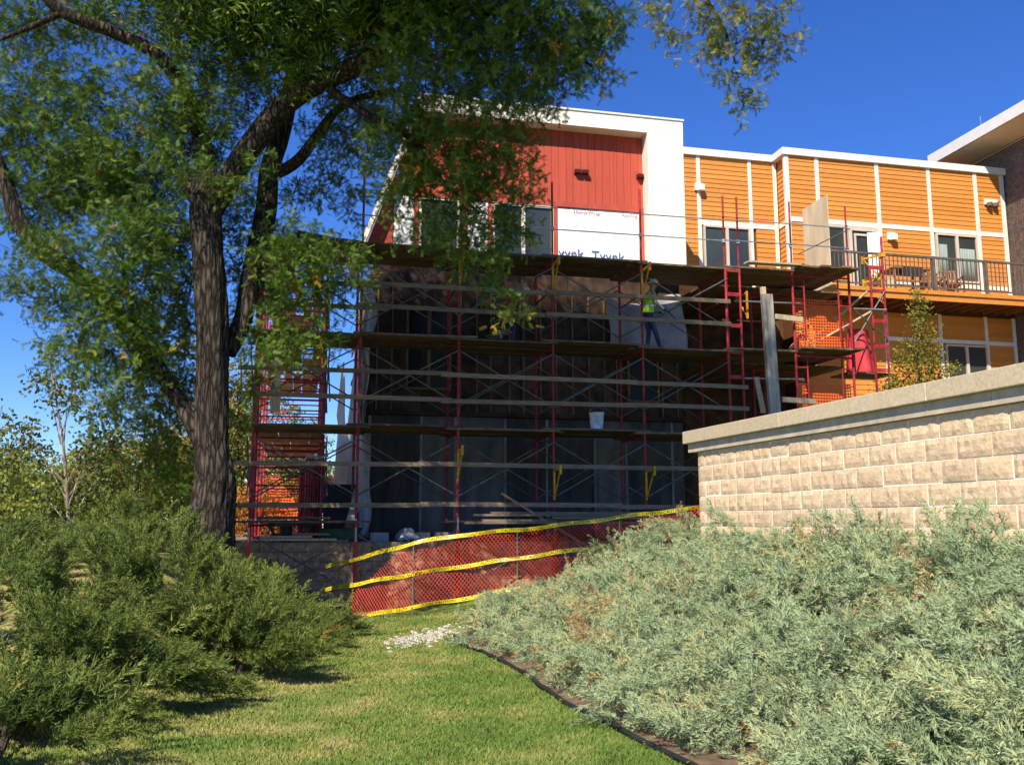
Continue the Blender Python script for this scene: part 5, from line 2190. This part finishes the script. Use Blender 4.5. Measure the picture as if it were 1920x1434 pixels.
# --- fallen leaves
P_ = np.stack([rng.uniform(-3.2, 1.4, 130), rng.uniform(5.5, 14, 130), np.zeros(130)], 1)
P_ = P_[P_[:, 0] < edge_x(P_[:, 1]) + .3]
P_[:, 2] = H(P_[:, 0], P_[:, 1]) + .05
tl = []
diamond(tl, (-.03, 0, 0), (1, 0, .2), .06, .035, (0, 0, 1), 0)
vv_, tt_, cc_ = scatter([tri_list(tl)], P_, rng.normal(0, .4, (len(P_), 3)) + [0, 0, 1], rng.uniform(0, 6.2, len(P_)), rng.uniform(.5, .95, len(P_)), rng.uniform(.2, .9, len(P_)))
tag(np_mesh('fallen_leaves', vv_, tt_, cc_, M['sapling']), 'yellow leaves fallen on the lawn', 'leaves', kind='stuff')


# ------------------------------------------------------------------ the honey locust
def limb_tube(b, pts, r0, r1, n=14, sub=5, ridge=.10, seed=0):
    r = random.Random(seed)
    P = [Vector(p) for p in pts]
    # Catmull-Rom resample
    fine, rad = [], []
    m = len(P) - 1
    for i in range(m):
        p0, p1, p2, p3 = P[max(i - 1, 0)], P[i], P[i + 1], P[min(i + 2, m)]
        for k in range(sub):
            s = k / sub
            q = .5 * ((2 * p1) + (-p0 + p2) * s + (2 * p0 - 5 * p1 + 4 * p2 - p3) * s * s + (-p0 + 3 * p1 - 3 * p2 + p3) * s ** 3)
            fine.append(q)
            g = (i + s) / m
            rad.append(r0[0] * (1 - g) + r1 * g if not isinstance(r0, (list, tuple)) or len(r0) == 1 else float(np.interp(g * m, range(m + 1), r0)))
    fine.append(P[-1])
    rad.append(r1 if len(r0) == 1 else r0[-1])
    o = len(b.v)
    prev = None
    ph = [r.uniform(0, 6.28) for _ in range(4)]
    for i, p in enumerate(fine):
        d = (fine[min(i + 1, len(fine) - 1)] - fine[max(i - 1, 0)]).normalized()
        x = d.orthogonal().normalized() if prev is None else (prev - d * prev.dot(d)).normalized()
        prev = x
        yv = d.cross(x)
        for k in range(n):
            a = 2 * PI * k / n
            rr = rad[i] * (1 + (ridge * 1.1 * abs(math.sin(a * 11 + ph[3] + .9 * math.sin(i * .23 + a * 2))) ** .7 - ridge * .7) * (n > 30) + ridge * (.5 * math.sin(a * 5 + ph[0] + i * .13) + .35 * math.sin(a * 9 + ph[1] - i * .21) + .45 * math.sin(a * 2 + ph[2] + i * .3) + r.uniform(-.35, .35)))
            b.v.append(tuple(p + (x * math.cos(a) + yv * math.sin(a)) * rr))
    for i in range(len(fine) - 1):
        for k in range(n):
            b.f.append((o + i * n + k, o + i * n + (k + 1) % n, o + (i + 1) * n + (k + 1) % n, o + (i + 1) * n + k))
            b.mi.append(0)
    return fine


tree = thing('honey_locust', (-4.82, 15.0, Hf(-4.82, 15.0)), 'tall honey locust with furrowed trunk leaning over the scaffold at left', 'tree')
b = MB()
T = lambda x, y, Y=15.0: atY(x, y, Y)
limb_tube(b, [T(383, 1075), T(388, 1010), T(398, 950), T(403, 900), T(398, 830), T(397, 740), T(398, 620), T(391, 500), T(387, 420), T(385, 370)],
          [.50, .41, .35, .305, .258, .255, .252, .25, .245, .24], .24, 64, 12, .075, 1)
b.build('trunk', M['bark'], tree, smooth=True)
LIMBS = [
    # px, py, Y ; radii
    ([(395, 395, 15.0), (430, 335, 15.0), (478, 265, 14.9), (530, 200, 14.8), (600, 155, 14.6), (690, 115, 14.3), (762, 62, 14.0), (790, 10, 13.8), (815, -90, 13.5)], [.20, .21, .20, .19, .17, .16, .145, .12, .09], 'limb'),
    ([(385, 385, 15.0), (355, 345, 15.1), (338, 335, 15.1)], [.22, .17, .12], 'limb_stub'),
    ([(392, 380, 15.0), (385, 300, 15.2), (360, 200, 15.4), (300, 108, 15.2), (215, 62, 15.0), (115, 22, 14.6), (60, -40, 14.3)], [.20, .17, .14, .115, .11, .10, .07], 'limb'),
    ([(115, 25, 14.6), (60, 50, 14.4), (-10, 78, 14.2)], [.06, .045, .03], 'limb'),
    ([(425, 660, 15.3), (455, 600, 15.5), (475, 500, 15.7), (498, 400, 15.9), (505, 320, 16.0), (530, 240, 16.1), (560, 100, 16.2), (600, -60, 16)], [.17, .16, .17, .19, .18, .16, .13, .10], 'limb'),
    ([(385, 850, 15.0), (340, 760, 15.1), (270, 650, 15.2), (215, 585, 15.2), (155, 520, 15.1), (85, 475, 15.0), (35, 415, 14.9), (10, 340, 14.8), (-30, 250, 14.6)], [.13, .12, .13, .14, .15, .145, .14, .12, .10], 'limb'),
    ([(560, 440, 16.2), (620, 450, 16.0), (680, 455, 15.6)], [.08, .06, .03], 'limb'),
    ([(600, 155, 14.6), (680, 210, 14.4), (770, 260, 14.2), (820, 330, 14.0), (900, 400, 13.9)], [.08, .06, .05, .035, .02], 'limb'),
    ([(505, 330, 16.0), (560, 300, 15.8), (640, 200, 15.4), (740, 170, 15.0)], [.12, .10, .07, .05], 'limb'),
    ([(790, 10, 13.8), (900, 20, 13.4), (1000, 40, 13.0), (1060, 90, 12.8), (1110, 125, 12.6)], [.08, .06, .045, .03, .02], 'limb'),
    ([(815, -90, 13.5), (1000, -160, 12.6), (1200, -120, 11.8), (1290, -40, 11.4), (1350, 40, 11.2), (1380, 120, 11.1)], [.09, .07, .05, .035, .02, .012], 'limb'),
    ([(270, 650, 15.2), (240, 560, 15.3), (230, 480, 15.4)], [.06, .05, .03], 'limb'),
]
for i, (pp, rr, nm) in enumerate(LIMBS):
    b = MB()
    limb_tube(b, [T(*q) for q in pp], rr, rr[-1], 18, 7, .06, 10 + i)
    b.build(nm, M['bark'], tree, smooth=True)
# small upper twigs
b = MB()
CL = [(40, 40, 90, 14.2, 1), (170, 10, 90, 14.5, 1), (340, 40, 100, 14.4, 1), (470, 30, 100, 14.6, 1), (590, 40, 100, 14.6, 1), (700, 40, 90, 14.4, 1.2), (850, 40, 110, 13.8, 1.3), (960, 60, 100, 13.4, 1.25), (1050, 40, 85, 12.9, 1.25), (1095, 80, 45, 12.7, .9),
      (1105, 35, 45, 12.7, .7), (1120, 125, 28, 12.6, .7), (1000, 130, 60, 13, .9), (1145, 45, 28, 12.6, .7), (1060, 130, 40, 12.8, .8),
      (40, 170, 80, 14.2, .8), (150, 165, 80, 14.2, .9), (330, 180, 110, 14.0, .9), (455, 130, 90, 14.4, .9), (560, 85, 80, 14.2, .9), (690, 190, 80, 14.3, .9), (800, 140, 110, 13.8, 1.1), (930, 150, 80, 13.4, 1), (1010, 190, 40, 13.1, .7),
      (30, 290, 70, 14.3, .7), (160, 260, 90, 14.2, 1), (260, 280, 100, 14.0, 1), (360, 265, 80, 14.2, .9), (450, 360, 45, 14.4, .6), (640, 245, 80, 14.6, .8), (740, 265, 70, 14.2, .9), (830, 260, 80, 13.9, 1.1), (915, 260, 60, 13.6, 1),
      (70, 370, 70, 14.4, .6), (180, 360, 85, 14.4, .9), (265, 390, 80, 14.2, .9), (330, 440, 65, 14.4, .9), (560, 350, 50, 15, .6), (640, 350, 55, 15, .5), (760, 350, 50, 14.2, .7), (840, 345, 70, 13.9, 1), (910, 345, 60, 13.7, 1.1), (960, 310, 45, 13.6, .9),
      (975, 370, 30, 13.6, .8), (120, 440, 50, 14.6, .5), (250, 480, 75, 14.5, .9), (325, 520, 70, 14.5, .9), (470, 440, 70, 14.8, .8), (550, 470, 80, 15.0, .9), (640, 475, 65, 15.2, .8), (780, 420, 45, 14.2, .6), (850, 430, 50, 13.9, .9),
      (905, 440, 50, 13.8, .8), (960, 420, 40, 13.7, .8), (100, 470, 55, 14.4, .8), (60, 410, 55, 14.3, .8), (190, 535, 55, 14.5, .8), (290, 655, 50, 14.6, .8), (110, 330, 70, 14.0, .9), (30, 230, 60, 14, .9), (220, 330, 80, 14.1, .9), (300, 445, 45, 14.4, .8), (425, 335, 34, 13.2, .6), (345, 300, 55, 13.0, .7), (255, 410, 55, 13.1, .8), (480, 300, 30, 13.2, .5), (540, 120, 55, 13.2, .7), (400, 180, 60, 13.1, .7), (20, 520, 45, 14.6, .7), (120, 560, 60, 14.8, .8), (220, 580, 80, 14.7, .9), (320, 600, 70, 14.8, .9), (480, 525, 70, 15.0, .9), (560, 545, 60, 15.2, .8), (650, 530, 45, 15.3, .7),
      (900, 495, 40, 13.8, .5), (950, 550, 26, 13.8, .5), (965, 590, 14, 13.8, .5), (150, 655, 55, 14.9, .8), (240, 680, 80, 14.8, .9), (320, 700, 60, 14.8, .8), (450, 620, 45, 15.0, .6), (520, 640, 60, 15.2, .7), (590, 625, 45, 15.4, .6),
      (215, 760, 50, 14.9, .7), (300, 790, 65, 14.7, .9), (355, 730, 40, 14.7, .8), (280, 860, 45, 14.6, .7), (345, 880, 50, 14.4, .8), (400, 870, 28, 14.4, .7), (470, 720, 35, 15.2, .5), (445, 780, 25, 15.2, .5),
      (1215, 15, 22, 11.8, .6), (1252, 62, 24, 11.6, .8), (1290, 10, 25, 11.5, .6), (1335, 35, 42, 11.3, .8), (1395, 30, 50, 11.2, .9), (1330, 80, 20, 11.3, .8), (1385, 80, 34, 11.2, .9), (1435, 78, 26, 11.1, .9), (1475, 68, 18, 11.0, .8), (1375, 140, 24, 11.2, .9), (1392, 178, 22, 11.1, .9), (1460, 18, 24, 11.0, .7), (1145, 25, 20, 12, .5)]


def locust_spray(seed, L=.42, nl=8, pairs=6):
    """a drooping twig along +Z with feathery compound leaves"""
    r = np.random.default_rng(seed)
    tr = []
    bend = r.normal(0, .08, 2)
    for i in range(nl):
        t = (i + r.random()) / nl
        p = np.array([bend[0] * t * t, bend[1] * t * t, L * t])
        a = i * 2.4 + r.normal(0, .5)
        d = unit(np.array([math.cos(a) * .8, math.sin(a) * .8, .55 + r.normal(0, .15)]))
        ll = r.uniform(.11, .19)
        nrm = unit(np.cross(d, r.normal(0, 1, 3)))
        side = unit(np.cross(d, nrm))
        dt = r.normal(0, .05)
        for k in range(pairs):
            s = (k + .6) / pairs
            q = p + d * ll * s - nrm * .02 * s * s
            for sg in (-1, 1):
                l3 = .050 * (1 - .35 * abs(s - .45))
                e = q + side * sg * l3 + d * .012 - nrm * r.uniform(0, .012)
                w = d * .0105
                tr.append((q - w, q + w, e, dt))
    # twig itself
    tr.append((np.array([-.004, 0, 0]), np.array([.004, 0, 0]), np.array([bend[0], bend[1], L]), -.3))
    return tri_list(tr)


LS = [locust_spray(s) for s in range(6)]
P, D, SC, TI = [], [], [], []
PY, DY, SY, TY = [], [], [], []
for (cx, cy, rp, Y, den) in CL:
    c = np.array(T(cx, cy, Y))
    rm = rp / 1740 * Y
    cnt = int(150 * den * (rm / .7) ** 2) + 8
    if cx < 450:
        cnt = int(cnt * 1.18)
    if cx < 700 and cy < 420:
        Y += 1.3
        cnt = int(cnt * 1.0)
    if 270 < cx < 510 and cy >= 420:
        Y += 1.6
    if cx < 270 and cy > 270:
        cnt = int(cnt * .95)
    c = np.array(T(cx, cy, Y))
    hang = 1 if cx > 1180 else 0
    for q in range(cnt):
        dvec = unit(rng.normal(0, 1, 3))
        rad = rm * rng.random() ** .60
        p = c + dvec * rad * [1, 1.6, 1]
        d = dvec * [.7, .7, .25] + rng.normal(0, .35, 3) + [0, 0, -.55]
        tl = rng.normal(.42, .13) + (.10 if cy > 560 else 0)
        if rng.random() < .012:
            tl = rng.uniform(.9, 1.0)
        if hang:
            PY.append(p); DY.append(d); SY.append(rng.uniform(.5, .8)); TY.append(rng.normal(.35, .2))
        else:
            P.append(p); D.append(d); SC.append(rng.uniform(.6, .98)); TI.append(tl)
    # twigs that carry the clump
    b.tube([tuple(c + np.array([0, .1, rm * .5])), tuple(c + rng.normal(0, rm * .25, 3)), tuple(c + rng.normal(0, rm * .4, 3) - np.array([0, 0, rm * .4]))], [.014, .009, .004], 5)
    for q in range(3):
        e = c + unit(rng.normal(0, 1, 3)) * rm * .8
        b.tube([tuple(c), tuple((c + e) / 2 + rng.normal(0, .05, 3)), tuple(e)], [.009, .006, .003], 4)
print('SPRAYS', len(P), len(PY))
o = b.build('twigs', M['bark_twig'], tree)
o['kind'] = 'stuff'
v, tr, c = scatter(LS, P, np.array(D), rng.uniform(0, 6.28, len(P)), np.array(SC), np.array(TI), .06)
np_mesh('crown', v, tr, c, M['locust'], tree)
v, tr, c = scatter(LS, PY, np.array(DY), rng.uniform(0, 6.28, len(PY)), np.array(SY), np.array(TY), .12)
np_mesh('hanging_branch_leaves', v, tr, c, M['locust_yellow'], tree)
# unseen upper crown, with forward clumps added to shade the scaffold and hanging leaves
LSC = [locust_spray(s + 50, nl=6, pairs=3) for s in range(4)]
P, D = [], []
UC = [(-5.3, 14.5, 11.5, 1.5), (-3.5, 14.2, 11.0, 2.2), (-1.8, 13.6, 11.2, 2.0), (-.3, 13.0, 11.4, 1.8), (.9, 12.3, 11.6, 1.5), (-4.5, 14.0, 13.5, 2.2), (-2.4, 13.3, 13.6, 2.0), (-.6, 12.8, 13.5, 1.7), (.9, 12.2, 13.3, 1.4), (-3.4, 13.2, 15.2, 1.7), (1.7, 11.8, 12.2, 1.0), (1.4, 12.0, 14.3, 1.2), (-1.2, 12.8, 15.0, 1.4), (2.2, 11.6, 13.2, .8), (-1.4, 9.8, 13.6, 1.3), (.6, 11.0, 13.6, 1.2), (-2.2, 9.7, 12.1, 1.2), (-2.5, 9.5, 10.8, 1.0), (-1.2, 9.9, 11.4, 1.0)]
for (x, y, z, r_) in UC:
    cnt = int(125 * r_ ** 2)
    for q in range(cnt):
        dv = unit(rng.normal(0, 1, 3))
        P.append(np.array([x, y, z]) + dv * r_ * rng.random() ** .4 * [1, 1, .75])
        D.append(dv * .6 + rng.normal(0, .4, 3) + [0, 0, -.4])
v, tr, c = scatter(LSC, P, np.array(D), rng.uniform(0, 6.28, len(P)), np.full(len(P), 2.3), rng.normal(.42, .13, len(P)), .06)
np_mesh('unseen_shade_crown', v, tr, c, M['locust'], tree)
print('UPPER', len(P))


# ------------------------------------------------------------------ other trees and shrubs
def leaf_tpl(L, w, k=7):
    out = []
    for s in range(3):
        r = np.random.default_rng(s + 77)
        tr = []
        for q in range(k):
            p = r.normal(0, .09, 3)
            diamond(tr, p, r.normal(0, 1, 3) + [0, 0, -.4], L, w, r.normal(0, 1, 3), r.normal(0, .08))
        out.append(tri_list(tr))
    return out


LT = leaf_tpl(.085, .055)
LTS = leaf_tpl(.06, .042, 8)
LTB = leaf_tpl(.13, .085, 8)


def leafy(name, base, h, clumps, label, cat, m, group=None, tpl=LT, dens=170, trunk=.05, bark='bark_twig', lean=(0, 0), stems=1):
    """trunk or stems with limbs to every clump; clumps are (dx, dy, z, r)"""
    t = thing(name, base, label, cat, group)
    bx, by, bz = base
    b = MB()
    for s in range(stems):
        o = (random.uniform(-.15, .15) * (stems > 1), random.uniform(-.15, .15) * (stems > 1))
        b.tube([(bx + o[0], by + o[1], bz - .1), (bx + o[0] + lean[0] * .5 + random.uniform(-.05, .05), by + o[1] + lean[1] * .5, bz + h * .5), (bx + lean[0] + o[0] * 2, by + lean[1] + o[1] * 2, bz + h * .92)], [trunk, trunk * .7, trunk * .2], 8)
    P, D, TI = [], [], []
    for (dx, dy, z, r_) in clumps:
        c = np.array([bx + dx, by + dy, bz + z])
        g = max(.15, min(.85, z / h - .25))
        st = (bx + lean[0] * g, by + lean[1] * g, bz + h * g)
        b.tube([st, tuple((np.array(st) + c) / 2 + [0, 0, .05]), tuple(c)], [trunk * .4, trunk * .25, trunk * .1], 5)
        cnt = int(dens * r_ ** 2) + 4
        for q in range(cnt):
            dv = unit(rng.normal(0, 1, 3))
            P.append(c + dv * r_ * rng.random() ** .42)
            D.append(rng.normal(0, 1, 3))
            TI.append(rng.normal(.42, .16))
    b.build('trunk' if stems == 1 else 'stems', M[bark], t)
    v, tr, cc = scatter(tpl, P, np.array(D), rng.uniform(0, 6.28, len(P)), rng.uniform(.8, 1.25, len(P)), np.array(TI), .1)
    np_mesh('crown', v, tr, cc, M[m], t)
    return t


def ball(n, w, d, h0, h1, r0, r1, seed):
    r = random.Random(seed)
    return [(r.uniform(-w, w), r.uniform(-d, d), r.uniform(h0, h1), r.uniform(r0, r1)) for _ in range(n)]


def bgpos(px, Y, zb=0.6):
    p = atY(px, 980, Y)
    return (p.x, p.y, zb)


leafy('birch_tree', (atY(140, 1000, 17.0).x, 17.0, .9), 4.3, [(-.9, 0, 2.2, .40), (-.35, .1, 2.9, .36), (.3, -.1, 2.4, .36), (-.75, .1, 3.2, .38), (-1.15, 0, 1.7, .45), (.35, .1, 1.6, .40), (-.65, 0, 3.8, .28), (.15, 0, 2.0, .34), (-.2, .2, 3.3, .22), (.6, 0, 2.2, .22), (-1.5, 0, 2.5, .35)],
      'slender white-barked birch leaning left with sparse dark leaves', 'tree', 'birch_leaf', tpl=LT, dens=210, trunk=.04, bark='birch', lean=(-.75, 0))
leafy('leafy_shrub', bgpos(20, 16, .8), 2.0, ball(9, .9, .6, .6, 1.9, .45, .65, 1), 'green leafy shrub at the left frame edge', 'shrub', 'bush', 'leafy shrubs behind the junipers', dens=150, stems=4, trunk=.03)
leafy('leafy_shrub', bgpos(120, 18, .8), 1.9, ball(9, .9, .6, .5, 1.7, .45, .6, 2), 'leafy shrub under the birch', 'shrub', 'bush', 'leafy shrubs behind the junipers', dens=150, stems=4, trunk=.03)
leafy('leafy_shrub', bgpos(250, 19, .9), 2.2, ball(10, .9, .6, .5, 2.0, .45, .65, 3), 'leafy yellow green shrub between birch and locust trunk', 'shrub', 'yellowing', 'leafy shrubs behind the junipers', dens=140, stems=4, trunk=.03)
leafy('leafy_shrub', bgpos(340, 18, .9), 1.6, ball(7, .6, .5, .4, 1.5, .40, .55, 4), 'leafy shrub close behind the foot of the locust trunk', 'shrub', 'bush', 'leafy shrubs behind the junipers', dens=140, stems=4, trunk=.03)
leafy('leafy_shrub', bgpos(60, 24, .6), 2.6, ball(10, 1.6, .8, .6, 2.4, .6, .9, 5), 'broad shrub farther back at the left edge', 'shrub', 'bush', 'leafy shrubs behind the junipers', dens=110, stems=4, trunk=.03)
leafy('background_tree', bgpos(290, 34, 0), 4.8, ball(16, 2.6, 1.5, 1.2, 4.6, .9, 1.4, 6), 'rounded yellow green tree far behind the birch', 'tree', 'yellowing', 'background trees', tpl=LTB, dens=85, trunk=.14)
leafy('background_tree', bgpos(180, 40, 0), 4.0, ball(14, 3.2, 1.5, .8, 3.6, 1.0, 1.4, 7), 'low yellow green tree behind the shrubs at far left', 'tree', 'bush', 'background trees', tpl=LTB, dens=85, trunk=.14)
leafy('background_tree', bgpos(20, 42, 0), 4.6, ball(14, 3.4, 1.5, .8, 4.4, 1.0, 1.5, 17), 'low green tree at the far left edge', 'tree', 'bush', 'background trees', tpl=LTB, dens=85, trunk=.14)
leafy('background_tree', bgpos(440, 36, 0), 8.2, ball(22, 1.7, 1.3, 1.0, 8.0, .9, 1.3, 8), 'tall yellowing tree between locust trunk and scaffold', 'tree', 'yellowing', 'background trees', tpl=LTB, dens=85, trunk=.18)
leafy('background_tree', bgpos(545, 44, 0), 7.4, ball(26, 2.6, 1.3, 1.2, 7.2, .9, 1.4, 9), 'green and yellow tree seen through the side scaffold', 'tree', 'bush', 'background trees', tpl=LTB, dens=85, trunk=.18)
leafy('autumn_shrub', bgpos(458, 27, .6), 2.0, ball(8, .7, .6, .5, 1.9, .45, .6, 10), 'orange autumn shrub beside the left scaffold post', 'shrub', 'autumn', 'autumn shrubs', tpl=LT, dens=150, stems=4, trunk=.03)
leafy('autumn_shrub', bgpos(505, 34, .6), 2.6, ball(8, 1.2, .6, .8, 2.4, .5, .7, 11), 'orange autumn shrub behind the far safety netting', 'shrub', 'autumn', 'autumn shrubs', tpl=LTB, dens=120, stems=4, trunk=.03)
# sapling by the wall cap
sp = W(14.25, -1.9, 2.2)
leafy('sapling', tuple(sp), 4.9, [(0.1, 0, 4.35, .18), (0.05, 0, 3.95, .24), (.2, 0, 3.55, .26), (-.15, 0, 3.3, .24), (.3, .1, 3.1, .3), (-.05, 0, 2.8, .34), (.45, 0, 2.6, .30), (-.4, 0, 2.9, .22), (-.55, 0, 2.4, .30), (0, 0, 2.2, .42), (.5, 0, 2.1, .34), (-.5, 0, 1.9, .36), (.1, 0, 1.7, .4), (.7, 0, 2.75, .14), (-.85, 0, 2.2, .2), (.75, 0, 1.8, .3), (-.8, 0, 1.6, .3)],
      'young sapling with yellow green leaves behind the wall cap', 'sapling', 'sapling', tpl=LTS, dens=620, trunk=.022)
# a white house far off behind the trees
hs = thing('white_house', (atY(548, 960, 60).x, 60, 0), 'distant white house roof glimpsed through the side scaffold', 'house')
hx = hs.location.x
b = MB()
b.box(hx - 3, hx + 2.2, 60, 64, -.4, 4.1)
b.build('wall', M['trim'], hs)
b = MB()
b.hexa([(hx - 3.3, 59.6, 4.1), (hx + 2.5, 59.6, 4.1), (hx + 2.5, 64.4, 4.1), (hx - 3.3, 64.4, 4.1), (hx - 2.6, 61.5, 5.0), (hx + 1.8, 61.5, 5.0), (hx + 1.8, 62.5, 5.0), (hx - 2.6, 62.5, 5.0)])
b.build('roof', M['roof_white'], hs)
